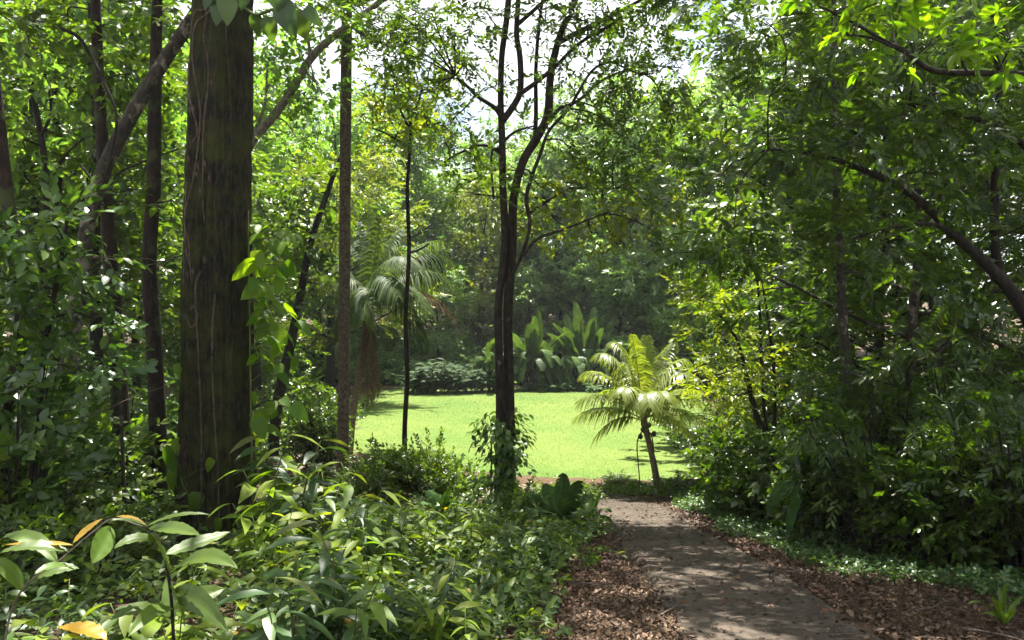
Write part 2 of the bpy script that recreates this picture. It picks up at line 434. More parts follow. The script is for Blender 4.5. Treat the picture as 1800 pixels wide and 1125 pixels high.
# ------------------------------------------------------------------ generic tree
def grow(H_, r0, zf=.35, nlimb=9, limb=3.0, up=.45, nsub=5, sub=1.2, wander=.25, lean=(0, 0), k=9, droop=0.0, seedrot=None):
    """returns wood Geo and tip positions/directions"""
    w = Geo(); n = 9
    t = np.linspace(0, 1, n)
    tr = np.stack([lean[0] * t * H_ + np.cumsum(rng.normal(0, wander, n)) * t * .5, lean[1] * t * H_ + np.cumsum(rng.normal(0, wander, n)) * t * .5, t * H_], -1)
    tr[0] = [0, 0, -.25]
    tr = catmull(tr, 3); tt = np.linspace(0, 1, len(tr))
    tube(w, tr, r0 * (1 - .86 * tt) * (1 + .5 * np.exp(-tt * 28)), k, .08)
    tp, td = [], []
    az = rng.uniform(0, 6.28) if seedrot is None else seedrot
    for q in range(nlimb):
        u = zf + (0.97 - zf) * (q / max(nlimb - 1, 1)) ** .9
        p0 = tr[min(int(u * (len(tr) - 1)), len(tr) - 2)]
        az += 2.4 + rng.normal(0, .35)
        L = limb * (1 - .55 * (u - zf) / (1 - zf)) * rng.uniform(.7, 1.2)
        d = np.array([cos(az), sin(az), up + .5 * (u - zf) + rng.normal(0, .15)]); d /= np.linalg.norm(d)
        s = np.linspace(0, 1, 6)
        pts = p0 + d * (s * L)[:, None]; pts[:, 2] += (.12 - droop) * L * s * s
        pts += np.cumsum(rng.normal(0, .05 * L, (6, 3)), 0) * s[:, None] * .6
        rl = r0 * (1 - .86 * u) * .55
        tube(w, catmull(pts, 2), np.linspace(rl, rl * .25, 11), 5, cap=False)
        for v in range(nsub):
            a = .3 + .7 * v / max(nsub - 1, 1)
            q0 = pts[0] + (pts[-1] - pts[0]) * a
            jj = a * 5; j0 = min(int(jj), 4); q0 = pts[j0] + (pts[j0 + 1] - pts[j0]) * (jj - j0)
            az2 = az + (1 if v % 2 else -1) * rng.uniform(.4, 1.3) * (1 if v < nsub - 1 else .2)
            d2 = np.array([cos(az2), sin(az2), rng.normal(up * .6 - droop, .25)]); d2 /= np.linalg.norm(d2)
            Ls = sub * rng.uniform(.6, 1.3)
            ps = q0 + d2 * (np.array([0, .35, .7, 1]) * Ls)[:, None]; ps[:, 2] += np.array([0, .02, .03, -.02]) * Ls + rng.normal(0, .04, 4)
            tube(w, ps, np.array([1, .8, .55, .2]) * max(rl * .35, .008), 4, cap=False)
            for f in (.35, .7, 1.0):
                tp.append(q0 + d2 * Ls * f); td.append(d2)
    return w, np.array(tp), np.array(td)

def leaf_out(tp, td, kit, per, spread, size, flat=.6):
    g = Geo(); n = len(tp)
    pos = np.repeat(tp, per, 0) + rng.normal(0, spread, (n * per, 3)) * [1, 1, flat]
    scatter(g, kit, pos, np.repeat(td, per, 0) * [1, 1, .4], size)
    return g

def tree_proto(name, label, loc, bark, leafm, kit, per, spread, size, group=None, flat=.6, **kw):
    w, tp, td = grow(**kw)
    r = thing(name, label, 'tree', (0, 0, 0), group)
    part('trunk', w, bark, r, True)
    part('crown', leaf_out(tp, td, kit, per, spread, size, flat), leafm, r)
    r.location = [float(c) for c in loc]
    return r

# ------------------------------------------------------------------ far forest beyond the lawn
FAR = 'trees behind the lawn'
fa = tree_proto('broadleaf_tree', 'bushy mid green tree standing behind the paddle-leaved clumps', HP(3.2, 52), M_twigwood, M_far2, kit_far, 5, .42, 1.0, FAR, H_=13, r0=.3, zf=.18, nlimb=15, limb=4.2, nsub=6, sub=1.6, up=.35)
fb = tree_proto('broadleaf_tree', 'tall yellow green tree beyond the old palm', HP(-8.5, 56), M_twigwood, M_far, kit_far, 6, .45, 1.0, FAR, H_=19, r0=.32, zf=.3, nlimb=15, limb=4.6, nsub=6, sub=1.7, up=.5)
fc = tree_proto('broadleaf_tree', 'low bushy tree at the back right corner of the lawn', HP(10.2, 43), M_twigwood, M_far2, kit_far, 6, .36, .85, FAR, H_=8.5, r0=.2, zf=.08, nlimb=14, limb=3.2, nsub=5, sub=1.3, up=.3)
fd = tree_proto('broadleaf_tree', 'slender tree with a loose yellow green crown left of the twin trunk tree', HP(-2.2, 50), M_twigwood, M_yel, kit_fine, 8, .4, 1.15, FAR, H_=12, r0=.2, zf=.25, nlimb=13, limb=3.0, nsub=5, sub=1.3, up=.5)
far_list = [
 (fa, 9.5, 50, 1.2, 1.15, 'broad grey green tree behind the right end of the lawn, its crown against the sky'),
 (fa, -.6, 57, 2.2, 1.0, 'dark dense tree directly behind the twin trunk tree at the far side of the lawn'),
 (fa, 15.5, 54, 3.3, 1.35, 'tallest grey green tree at the far right, half hidden by the shady right bank'),
 (fa, 6.5, 60, 4.4, 1.3, 'large pale green tree in the second row behind the paddle-leaved clumps'),
 (fa, -14.5, 58, 5.1, 1.25, 'broad green tree far beyond the slim ringed trunk'),
 (fb, -16, 47, 1.0, .95, 'tall airy tree seen between the mossy trunk and the slim ringed trunk'),
 (fb, -22, 52, 2.0, 1.05, 'tall tree in the far woods just left of the mossy trunk'),
 (fb, -30, 50, 3.1, 1.0, 'tall far tree behind the leaning lichened trunk'),
 (fb, -3.5, 66, 4.0, .78, 'distant yellow green tree seen under the bright sky gap'),
 (fb, 21, 60, 5.2, 1.1, 'distant tall tree behind the shady right bank'),
 (fc, 13, 38, 1.4, 1.1, 'bushy tree at the right side of the lawn beside bare soil'),
 (fc, 6.6, 47, 2.6, .9, 'round bushy tree just behind the right paddle-leaved clump'),
 (fc, -4.4, 47, 3.9, .72, 'low rounded bushy tree behind the ginger hedge'),
 (fc, -9.8, 50, .4, .8, 'dark bushy tree behind the old palm'),
 (fc, 1.0, 49, 5.6, .8, 'bushy dark tree behind the left paddle-leaved clump'),
 (fd, -13.2, 36, 2.9, .85, 'slender far tree with a loose crown left of the gravel track'),
 (fd, 11.2, 33, 4.9, .95, 'slender yellow green tree at the right lawn edge behind the young palm'),
]
for q, (x, y) in enumerate([(-27, 48), (-20.5, 44), (-17, 52), (-11.5, 47), (-6.8, 53), (-1.8, 54), (4.2, 55), (8.6, 54), (12.5, 47), (17, 46), (-24, 58), (-13, 62), (-4, 61), (2, 64), (12, 62)]):
    far_list.append((fc, x, y, q * 1.3, .62 + .04 * (q % 4), 'low leafy bush in the understorey behind the lawn'))
far_list += [(fd, -7.6, 35.5, 1.2, .9, 'slender tree at the left lawn edge shading the grass beside the old palm'), (fb, -10.2, 43.5, 2.6, .8, 'loose tree leaning its crown over the back left corner of the lawn'), (fb, -6.5, 50, 1.1, .86, 'tall loose tree right behind the thin sapling, beyond the lawn'), (fb, -1.5, 58, 3.3, .85, 'airy pale tree just left of the twin trunks beyond the lawn'),
 (fa, 6.0, 52, 5.0, 1.28, 'tall grey green tree right of the twin trunks rising to the sky gap'), (fa, 11.5, 47, .7, 1.3, 'full crowned tree at the left flank of the right bank beyond the lawn'), (fb, 8.5, 64, 2.2, .95, 'pale tall tree in the second row right of the twin trunks')]
for q, (x, y) in enumerate([(-6, 74), (2, 76), (10, 72), (-15, 72), (18, 70), (-26, 68), (27, 62), (-36, 58)]):
    far_list.append((fa, x, y, q * 1.9, 1.25 + .08 * (q % 3), 'large hazy tree in the last row behind the lawn'))
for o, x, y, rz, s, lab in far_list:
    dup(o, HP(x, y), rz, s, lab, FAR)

# ------------------------------------------------------------------ traced trees: stems given as photo points at a distance
def stem(w, pts, d, wid, k=8, bump=.06, per=5, dd=None):
    """pts: (px,py), wid: widths in px at first/last or list"""
    n = len(pts); ds = np.full(n, float(d)) if dd is None else d + np.asarray(dd, float)
    Wp = np.array([P(a, b, q) for (a, b), q in zip(pts, ds)])
    r = np.interp(np.linspace(0, 1, (n - 1) * per + 1), np.linspace(0, 1, len(wid)), wid) * .5 / F * d
    c = catmull(Wp, per)
    if n < 3: c = catmull([Wp[0], (Wp[0] + Wp[1]) / 2, Wp[1]], per); r = np.linspace(r[0], r[-1], len(c))
    tube(w, c, r[:len(c)] if len(r) >= len(c) else np.linspace(r[0], r[-1], len(c)), k, bump)
    return c

def clumps_of(g, w, skel, kit, items, d, size, depth=1.0, dens=1.0, link=True):
    """items: (px, py, rx, ry, n[, dd]); each clump gets its own branchlets from the nearest limb"""
    sk = np.concatenate(skel)
    for it in items:
        px, py, rx, ry, n = it[:5]; dd = it[5] if len(it) > 5 else rng.uniform(-.7, .7)
        c = P(px, py, d + dd); n = int(n * dens)
        r = np.array([rx / F * d, depth * .5 * (rx + ry) / F * d, ry / F * d])
        pos, dr = clump(c, r, n)
        scatter(g, kit, pos, dr, size)
        if link:
            q = sk[np.argmin(((sk - c) ** 2).sum(1))]
            mid = (q + c) / 2 + rng.normal(0, .08, 3) + [0, 0, .05]
            tube(w, catmull([q, mid, c], 4), np.linspace(.017, .008, 9) * d / 12, 5, cap=False)
            for e in pos[rng.integers(0, n, min(5, n))]:
                s0 = mid + (c - mid) * rng.random()
                tube(w, [s0, (s0 + e) / 2 + rng.normal(0, .04, 3), e], np.array([.008, .006, .003]) * d / 12, 3, cap=False)

def hi_canopy(g, w, base, z0, z1, rad, n, kit, size, per=10, cx=0, cy=0):
    """crown above the frame: limbs fanning from the stem top"""
    b = np.asarray(base, float); n = max(4, int(n * HC)); per = int(per * .9)
    for q in range(n):
        a = q * 2.4 + rng.normal(0, .3); u = (q + .5) / n
        e = b + [cx + cos(a) * rad * math.sqrt(u), cy + sin(a) * rad * math.sqrt(u), 0]; e[2] = z0 + (z1 - z0) * rng.random()
        s = b + 0; s[2] = min(b[2] + .0, z0)
        pts = catmull([s, (s + e) / 2 + [0, 0, .4], e], 4)
        tube(w, pts, np.linspace(.05, .012, 9), 5, cap=False)
        pos, dr = clump(e, [1.0, 1.0, .45], per)
        scatter(g, kit, pos, dr, size)

# ---- the twin-trunk tree in front of the lawn
D = 13.0
w = Geo(); sk = []
A = [(879, 925), (880, 760), (878, 640), (876, 540), (887, 430), (884, 330), (883, 250), (880, 180), (882, 100), (890, 40), (897, -40), (908, -200), (915, -380)]
B = [(893, 925), (895, 760), (894, 640), (893, 540), (900, 430), (903, 350), (919, 285), (945, 240), (963, 200), (968, 130), (985, 60), (1010, 0), (1040, -130), (1060, -300)]
sk.append(stem(w, A, D, [24, 17, 14, 14, 13, 12, 11, 11, 11, 9, 6], 12, .07))
sk.append(stem(w, B, D + .12, [26, 19, 16, 18, 15, 15, 15, 14, 11, 9, 6], 12, .07))
for pts, wd, dd in [
 ([(884, 212), (905, 182), (915, 155), (914, 100), (908, 60), (911, 0), (918, -120)], [13, 11, 10, 8], -.1),
 ([(914, 165), (945, 143), (975, 118), (1020, 75), (1085, 38)], [9, 7, 5], -.3),
 ([(911, 42), (945, 12), (985, -25)], [8, 6], .3),
 ([(881, 205), (868, 188), (840, 170), (825, 155), (800, 133)], [9, 7, 5], .2),
 ([(882, 252), (905, 232), (940, 221)], [6, 3], -.2),
 ([(888, 505), (912, 460), (931, 400), (925, 350), (935, 310), (950, 270), (965, 230), (1000, 190), (1040, 125), (1075, 108)], [6, 7, 6, 4], -.35),
 ([(920, 450), (945, 420), (1000, 400), (1062, 375)], [6, 5, 3], -.6),
 ([(930, 375), (975, 345), (1000, 331), (1050, 331), (1095, 330)], [6, 5, 3], .5),
 ([(958, 222), (985, 190), (1015, 178), (1060, 140), (1110, 120)], [8, 6, 4], .4),
 ([(980, 75), (1030, 50), (1090, 20), (1140, -8)], [11, 8, 5], .2),
 ([(940, 256), (942, 200), (942, 120), (948, 40), (960, -40)], [9, 7, 5], .5),
 ([(880, 262), (866, 264), (864, 300), (868, 350)], [5, 4, 4], .2),
 ([(882, 270), (850, 255), (810, 268), (780, 285)], [6, 5, 3], .6)]:
    sk.append(stem(w, pts, D + dd, wd, 7, .04))
g = Geo()
items = [(1065, 120, 75, 45, 46), (1130, 65, 75, 42, 44), (1110, 190, 60, 40, 36), (1050, 230, 50, 34, 26), (1010, 32, 55, 30, 24), (1150, 130, 60, 50, 40),
 (830, 100, 50, 30, 22), (765, 95, 60, 40, 22), (800, 205, 45, 40, 18), (760, 25, 80, 28, 32), (855, 20, 45, 26, 16), (835, 290, 45, 32, 22),
 (1025, 345, 55, 26, 24), (925, 225, 26, 9, 9), (1095, 325, 70, 40, 34), (985, 120, 30, 20, 12), (1000, 185, 30, 20, 10), (960, 18, 36, 22, 14),
 (740, 150, 50, 36, 16), (700, 25, 60, 34, 18), (1080, 270, 50, 26, 18), (1170, 15, 50, 40, 26), (1030, 290, 30, 18, 8), (1180, 220, 40, 40, 22), (700, 90, 60, 40, 22), (650, 40, 60, 40, 24), (800, 60, 60, 40, 26), (720, 170, 50, 30, 18), (860, 150, 30, 24, 10), (940, 70, 30, 24, 12), (1045, 70, 60, 30, 24), (1100, 250, 70, 40, 30), (1150, 290, 50, 40, 26), (1000, 260, 40, 20, 12), (780, 250, 50, 34, 20), (900, 300, 40, 20, 12), (1200, 120, 50, 50, 30), (1060, 0, 70, 26, 24), (960, 350, 40, 20, 12), (830, 340, 50, 24, 16)]
clumps_of(g, w, sk, kit_fine, items, D, .72, 1.0, .95)
g2 = Geo()
clumps_of(g2, w, sk, kit_midw, [(985, 395, 75, 26, 44), (1060, 352, 60, 26, 40), (1130, 395, 60, 34, 44), (1170, 350, 50, 40, 20), (1040, 410, 45, 18, 22), (1000, 360, 60, 24, 26), (950, 330, 40, 24, 18), (1100, 430, 60, 20, 12)], D, .7)
hi_canopy(g, w, P(905, -150, D), 8.6, 11.5, 4.8, 90, kit_fine, 1.05, 20, 1.3, -1.0)
tw = thing('twin_trunk_tree', 'dark twin trunk tree standing in front of the sunny lawn with thin spreading limbs', 'tree', HP(*P(885, 915, D)[:2]))
part('trunk', w, M_bark_twin, tw, True); part('crown', g, M_mid, tw); part('spray', g2, M_yel, tw, label='yellow green leafy sprays on the low right limbs')

# ---- slim ringed trunk
D = 16.0; w = Geo(); sk = []
sk.append(stem(w, [(600, 905), (602, 820), (605, 560), (607, 300), (610, 0), (613, -250), (616, -520)], D, [26, 22, 20, 20, 19, 17, 14, 10], 12, .05))
for pts, wd, dd in [([(612, 38), (640, 62), (680, 78)], [9, 6], -.2), ([(640, 62), (655, 75), (665, 92)], [5, 3], -.2), ([(613, -60), (660, -110), (720, -130)], [9, 5], .2), ([(612, -40), (560, -90), (500, -120)], [9, 5], .2)]:
    sk.append(stem(w, pts, D + dd, wd, 7, .04))
g = Geo()
clumps_of(g, w, sk, kit_fine, [(665, 40, 55, 34, 30), (725, 55, 45, 36, 22), (690, 85, 40, 20, 14), (640, 15, 40, 25, 18), (745, 15, 45, 24, 16), (570, 15, 40, 22, 14)], D, .95)
hi_canopy(g, w, P(613, -300, D), 11, 14, 3.2, 14, kit_fine, 1.2, 12)
o = thing('slim_tree', 'slim straight tree with ringed grey brown bark right of the mossy trunk', 'tree', HP(*P(602, 890, D)[:2]))
part('trunk', w, M_bark_slim, o, True); part('crown', g, M_mid, o)

# ---- thin sapling
D = 17.0; w = Geo(); sk = []
sk.append(stem(w, [(716, 878), (711, 770), (716, 660), (713, 560), (719, 440), (716, 330), (722, 240), (717, 190)], D, [11, 9, 9, 8, 7, 6, 4], 8, .05))
for pts in ([(719, 260), (680, 235), (655, 225)], [(719, 250), (745, 225), (775, 215)], [(717, 445), (735, 440), (755, 428)], [(719, 225), (700, 185), (690, 150)], [(719, 215), (735, 180), (742, 150)]):
    sk.append(stem(w, pts, D + rng.uniform(-.4, .4), [5, 3], 5, .03))
g = Geo()
clumps_of(g, w, sk, kit_mid, [(712, 190, 45, 34, 40), (670, 150, 28, 32, 24), (750, 205, 34, 26, 24), (700, 230, 40, 20, 22), (735, 150, 36, 26, 24), (655, 190, 20, 24, 14), (770, 175, 20, 24, 12)], D, .95)
o = thing('sapling_tree', 'thin sapling with a small yellow green crown between the slim trunk and twin trunks', 'tree', HP(*P(715, 875, D)[:2]))
part('trunk', w, M_twigwood, o, True); part('crown', g, M_yel, o)

# ---- the big mossy trunk on the left
D = 10.0
bx = [(0, 372, 138), (.14, 377, 124), (.35, 380, 116), (.6, 382, 108), (1, 389, 98)]
zb = float(H(P(378, 1, D)[0], D)) - .25; ztop = 14.0
nz, nk = 220, 150
zz = zb + (ztop - zb) * np.linspace(0, 1, nz) ** 1.35
pyz = 562.5 - (zz - CAMZ) / D * F
cx = np.interp(pyz, [0, 375, 560, 750, 950, 1010], [389, 380, 379, 379, 376, 374]); cx[pyz < 0] = 389 + (0 - pyz[pyz < 0]) * .02
wd = np.interp(pyz, [-900, 0, 375, 560, 750, 900, 960, 1020], [62, 93, 105, 111, 118, 128, 146, 190])
th = np.arange(nk) / nk * 2 * pi
ph = rng.uniform(0, 6.28, 30)
ridge = np.zeros((nz, nk))
for q, f in enumerate((2, 3, 5, 8, 13, 19, 27, 33)):
    ridge += [.05, .05, .035, .03, .028, .022, .016, .012][q] * np.sin(f * th[None] + ph[q] + .35 * np.sin(zz[:, None] * (.5 + .3 * q) + ph[q + 8]) * (1 + q * .3))
for q, f in enumerate((9, 14, 23)):
    wv = .6 * np.sin(zz[:, None] * (.9 + q * .5) + ph[q + 16]) + .35 * np.sin(zz[:, None] * (2.7 + q) + ph[q + 19] + 2 * th[None])
    ridge += -.12 / (1 + q * .3) * np.exp(-(np.sin(f * .5 * th[None] + wv + ph[q + 22]) / .22) ** 2) * (.55 + .45 * np.sin(zz[:, None] * 1.9 + 3 * th[None] + q))
ridge += rng.normal(0, .014, (nz, nk))
for kz, ka, kr in ((1.1, 4.9, .16), (-.2, 4.3, .14), (2.9, 5.3, .15), (4.2, 4.5, .16)):
    ridge += kr * np.exp(-((zz[:, None] - kz) / .16) ** 2 - ((th[None] - ka) / .28) ** 2) - 1.3 * kr * np.exp(-((zz[:, None] - kz) / .06) ** 2 - ((th[None] - ka) / .11) ** 2)
# a deep vertical groove on the face towards the path
fa_ = th[None] - (1.5 * pi - .15)
ridge -= .12 * np.exp(-(fa_ / .16) ** 2) * sstep(-3, 1.5, zz)[:, None]
R_ = (wd * .5 / F * D)[:, None] * (1 + ridge)
Vt = np.stack([((cx - 900) / F * D)[:, None] + R_ * np.cos(th), D + R_ * np.sin(th), zz[:, None] + 0 * th], -1)
i = np.arange(nz - 1)[:, None] * nk; j = np.arange(nk)[None]; j2 = (j + 1) % nk
w = Geo().add(Vt, np.stack([i + j, i + j2, i + nk + j2, i + nk + j], -1).reshape(-1, 4))
big_base = HP(P(378, 1, D)[0], D)
bt = thing('mossy_tree', 'massive mossy tree trunk with deep ridged bark on the left', 'tree', big_base)
part('trunk', w, M_bark_big, bt, True)
g = Geo(); w = Geo()
hi_canopy(g, w, [P(389, 0, D)[0], D, 7.6], 9.2, 13.5, 4.6, 32, kit_near, 1.2, 13, -1.6, -3.2)
part('limb', w, M_bark_big, bt, True); part('crown', g, M_mid, bt)
def on_trunk(px, py, out=.02):
    z = CAMZ - (py - 562.5) / F * D
    q = np.argmin(abs(zz - z)); c = (cx[q] - 900) / F * D
    u = np.clip(((px - 900) / F * D - c) / (wd[q] * .5 / F * D), -.98, .98)
    a = -math.acos(u); kq = int(round((a % (2 * pi)) / (2 * pi) * nk)) % nk
    r = R_[q, kq] + out
    return np.array([c + r * cos(a), D + r * sin(a), z])
roots = [[(393, -120), (385, 20), (363, 40), (356, 100), (353, 160), (360, 200), (366, 245), (350, 275), (347, 300), (352, 340), (350, 400), (355, 430), (360, 500)],
 [(376, -60), (380, 40), (372, 80), (381, 110), (384, 160), (380, 210), (374, 260), (376, 300), (374, 345), (378, 400)],
 [(392, -60), (388, 30), (365, 60), (360, 120), (371, 200), (368, 260), (360, 330), (352, 380), (351, 440), (357, 470)],
 [(346, 560), (362, 540), (368, 560), (360, 575), (352, 555)], [(372, 480), (366, 510), (372, 620), (376, 750), (380, 880)], [(398, 520), (394, 600), (397, 700), (405, 840), (409, 950)],
 [(420, -60), (412, 60), (418, 160)], [(349, 120), (346, 220), (349, 330), (341, 440), (336, 560)]]
rv = thing('hanging_roots', 'pale twisted aerial roots hanging down the dark face of the mossy trunk', 'roots', on_trunk(375, 560))
for q, pts in enumerate(roots):
    rg = Geo(); c = catmull([on_trunk(a, b, .015) for a, b in pts], 5)
    tube(rg, c, np.linspace(.013, .007, len(c)) * rng.uniform(.8, 1.3), 6, .06)
    if q < 3:
        for py in (180, 300, 330, 460):
            e = on_trunk(pts[3][0] + rng.uniform(-4, 12), py + rng.uniform(-30, 30), .03)
            stamp(rg, leaf_full(4, .18, .3, .3), frames(np.array([[.1, -.2, -1.0]]), np.array([[0, -1, .2]])), e[None], .09)
    part('root', rg, M_root, rv, True)

# ---- climbers on and beside the mossy trunk
def hang_leaves(g, pts, n, tpl, size, out=.25, up0=(0, -1, .6)):
    idx = rng.integers(0, len(pts), n); p = pts[idx]
    ax = np.stack([rng.normal(.15, .7, n), rng.normal(-.15, .4, n), rng.normal(-.45, .35, n)], -1)
    up = np.asarray(up0) + rng.normal(0, .5, (n, 3))
    stamp(g, tpl, frames(ax, up), p + rng.normal(0, out * .3, (n, 3)) + nrm(ax) * out * .3, size * rng.uniform(.6, 1.2, n))

cv = thing('climbing_vine', 'bright yellow green vine with big lobed leaves up the right side of the mossy trunk', 'vine', P(450, 960, 9.8))
sg = Geo(); lg = Geo()
main = [np.array(P(a, b, 9.8)) for a, b in ((446, 960), (444, 850), (441, 700), (439, 560), (437, 430), (437, 370))]
c = catmull(main, 5); tube(sg, c, np.linspace(.016, .008, len(c)), 6)
spots = [(470, 398, 62), (487, 408, 52), (452, 463, 58), (500, 462, 54), (446, 505, 48), (455, 498, 50), (492, 488, 36), (470, 565, 48), (485, 575, 40), (480, 590, 34), (465, 630, 52), (500, 540, 44), (512, 555, 40), (470, 600, 42), (448, 610, 34), (505, 620, 34), (520, 630, 28), (462, 680, 40), (478, 705, 36), (460, 720, 40), (488, 720, 32), (500, 460, 40), (515, 470, 34), (450, 440, 40), (480, 530, 30), (462, 545, 36), (443, 690, 30), (495, 700, 30), (505, 590, 30), (490, 655, 34)]
for _ in range(46):
    q_ = rng.random(); spots.append((441 + 85 * rng.random() ** 1.5, 390 + 530 * q_, rng.uniform(24, 46)))
for px, py, s in spots:
    e = P(px, py, 9.8 + rng.uniform(-.35, .35)); q = c[np.argmin(abs(c[:, 2] - (e[2] - .05)))]
    tube(sg, catmull([q, (q + e) / 2 + [0, 0, .06], e], 3), [.006, .006, .005, .005, .004, .004, .003], 4, cap=False)
    a = np.array([[rng.normal(.45, .6), rng.normal(-.35, .4), -.4]]); u = np.array([[rng.normal(.1, .45), (.6 if rng.random() < .65 else -.5) + rng.normal(0, .2), .8]])
    stamp(lg, LHEART, frames(a, u), (e)[None], s / F * 9.8 * .85)
part('stem', sg, M_stem, cv, True); part('foliage', lg, M_vine, cv)

cv2 = thing('climbing_philodendron', 'large drooping arrow shaped leaves at the very top of the mossy trunk', 'vine', on_trunk(400, -20, .05))
sg = Geo(); lg = Geo()
c = catmull([on_trunk(395, -90, .05), on_trunk(405, -20, .06), P(440, 22, 9.4), P(475, 18, 9.3), P(500, 12, 9.3)], 5); tube(sg, c, .018, 6)
for px, py, s, a, m_ in [(388, 0, 48, (-.1, -.4, -1), 0), (400, -8, 55, (.1, -.35, -1), 0), (495, 5, 66, (.35, -.3, -1), 0), (470, 30, 46, (.2, .1, -1), 0), (450, 25, 40, (-.1, .2, -1), 0), (515, 20, 56, (.5, .2, -.9), 0), (535, 15, 40, (.7, 0, -.6), 0), (375, -20, 40, (-.4, -.3, -.8), 0), (480, -30, 60, (.3, -.2, -1), 0), (430, -30, 50, (0, -.3, -1), 0)]:
    e = P(px, py, 9.3 + rng.uniform(-.2, .2)); q = c[np.argmin(((c - e) ** 2).sum(1))]
    tube(sg, catmull([q, (q + e) / 2 + [0, 0, .05], e], 3), .005, 4, cap=False)
    stamp(lg, LHEART, frames(np.array([a], float), np.array([[rng.normal(0, .3), -1, .5]])), e[None], s / F * 9.3 * .9)
part('stem', sg, M_stem, cv2, True); part('foliage', lg, M_broad, cv2)

cv3 = thing('heart_leaf_creeper', 'small heart leaved creeper on the foot of the mossy trunk', 'vine', on_trunk(385, 950, .03))
sg = Geo(); lg = Geo()
c = catmull([on_trunk(a, b, .03) for a, b in ((385, 960), (372, 890), (350, 840), (338, 800), (330, 770))], 5); tube(sg, c, .006, 5)
for px, py, s in [(372, 862, 30), (315, 780, 34), (303, 795, 30), (335, 830, 26), (405, 905, 22), (397, 805, 20), (312, 650, 22), (328, 770, 26), (340, 885, 20), (300, 820, 26), (318, 840, 24)]:
    e = on_trunk(px, py, .05) if 330 < px < 430 else P(px, py, 9.7)
    q = c[np.argmin(((c - e) ** 2).sum(1))]; tube(sg, [q, (q + e) / 2 + [0, -.03, .02], e], .003, 4, cap=False)
    stamp(lg, LHEART, frames(np.array([[rng.normal(0, .4), -.3, -1.0]]), np.array([[rng.normal(0, .3), -1, .4]])), (e + [0, 0, .08])[None], s / F * 9.7 * 1.25)
part('stem', sg, M_stem, cv3, True); part('foliage', lg, M_vine, cv3)

# ------------------------------------------------------------------ other trunks in the left wood
def traced_tree(name, label, pts, d, wid, bark, leafm=None, kit=None, items=(), hi=None, size=.8, limbs=(), bump=.07, per_dd=None):
    w = Geo(); g = Geo(); sk = [stem(w, pts, d, wid, 12, bump, dd=per_dd)]
    for lp, lw, dd in limbs: sk.append(stem(w, lp, d + dd, lw, 6, .05))
    if items: clumps_of(g, w, sk, kit, items, d, size)
    if hi: hi_canopy(g, w, sk[0][-1], *hi)
    b = P(*pts[0], d); o = thing(name, label, 'tree', (b[0], b[1], float(H(b[0], b[1]))))
    part('trunk', w, bark, o, True)
    if g.n: part('crown', g, leafm, o)
    return o
traced_tree('forest_tree', 'dark upright trunk next to the thin grey pole in the left wood', [(226, 960), (216, 800), (206, 640), (200, 520), (190, 400), (180, 250), (170, 60), (165, -150)], 11.5, [38, 32, 28, 26, 24, 22, 18, 12], M_bark_red, M_mid, kit_near, [(190, 60, 60, 40, 26), (120, 40, 50, 40, 22), (230, 130, 40, 40, 16), (200, 350, 40, 26, 10)], (8.5, 12, 3.6, 20, kit_near, 1.3, 12), .8)
traced_tree('forest_tree', 'reddish brown upright trunk just left of the mossy trunk', [(272, 960), (277, 850), (276, 700), (268, 560), (262, 460), (270, 330), (272, 180), (276, 0), (280, -160)], 11.0, [40, 32, 29, 27, 24, 24, 22, 18, 12], M_bark_red, M_mid, kit_near, [(292, 260, 30, 40, 12), (300, 350, 30, 40, 12), (290, 20, 40, 30, 12)], (8.3, 12, 3.2, 16, kit_near, 1.3, 12), .8)
traced_tree('leaning_tree', 'pale lichened trunk leaning right behind the mossy trunk', [(96, 960), (115, 700), (140, 500), (160, 370), (195, 270), (250, 170), (300, 90), (345, 20), (400, -80), (450, -200)], 10.7, [30, 28, 26, 25, 25, 24, 22, 20, 18], M_bark_pale, M_mid, kit_mid, [(410, -60, 60, 40, 20)], (9, 12, 3.0, 14, kit_mid, 1.4, 12), 1.0)
traced_tree('arching_tree', 'slender pale trunk arching up to the right behind the slim ringed trunk', [(400, 900), (400, 700), (402, 450), (415, 330), (437, 258), (480, 205), (512, 160), (545, 105), (585, 65), (640, 25), (690, -15), (760, -70)], 15.5, [20, 18, 17, 16, 15, 14, 12, 10, 8], M_bark_grey, M_far, kit_mid, [(500, 90, 50, 40, 26), (470, 150, 36, 40, 18), (560, 30, 60, 34, 26), (520, 240, 40, 40, 18), (490, 30, 50, 40, 24), (560, 160, 34, 30, 12)], None, 1.2,
   [([(437, 258), (452, 220), (466, 180), (470, 120)], [8, 4], .3), ([(545, 105), (540, 60), (520, 10)], [7, 4], -.3)])
traced_tree('stout_tree', 'stout brown trunk leaning at the far left edge', [(-40, 960), (-14, 800), (12, 700), (38, 610), (30, 480), (8, 300), (-15, 100), (-40, -100)], 9.0, [36, 30, 27, 25, 22, 20, 17], M_bark_red, M_mid, kit_near, [(20, 40, 50, 40, 24)], (7.5, 11, 3.2, 16, kit_near, 1.3, 12), .8)
traced_tree('thin_tree', 'thin wavy stem in the upper left with bare forks', [(90, 930), (85, 700), (70, 520), (82, 340), (72, 240), (52, 130), (40, 0), (34, -140)], 12.5, [13, 12, 11, 10, 9], M_twigwood, M_far, kit_mid, [(60, 60, 50, 50, 24), (110, 150, 44, 40, 18), (40, 250, 40, 40, 16)], None, 1.2, [([(82, 340), (110, 280), (150, 240)], [6, 3], .2), ([(72, 240), (90, 190), (72, 100)], [6, 3], -.2)])
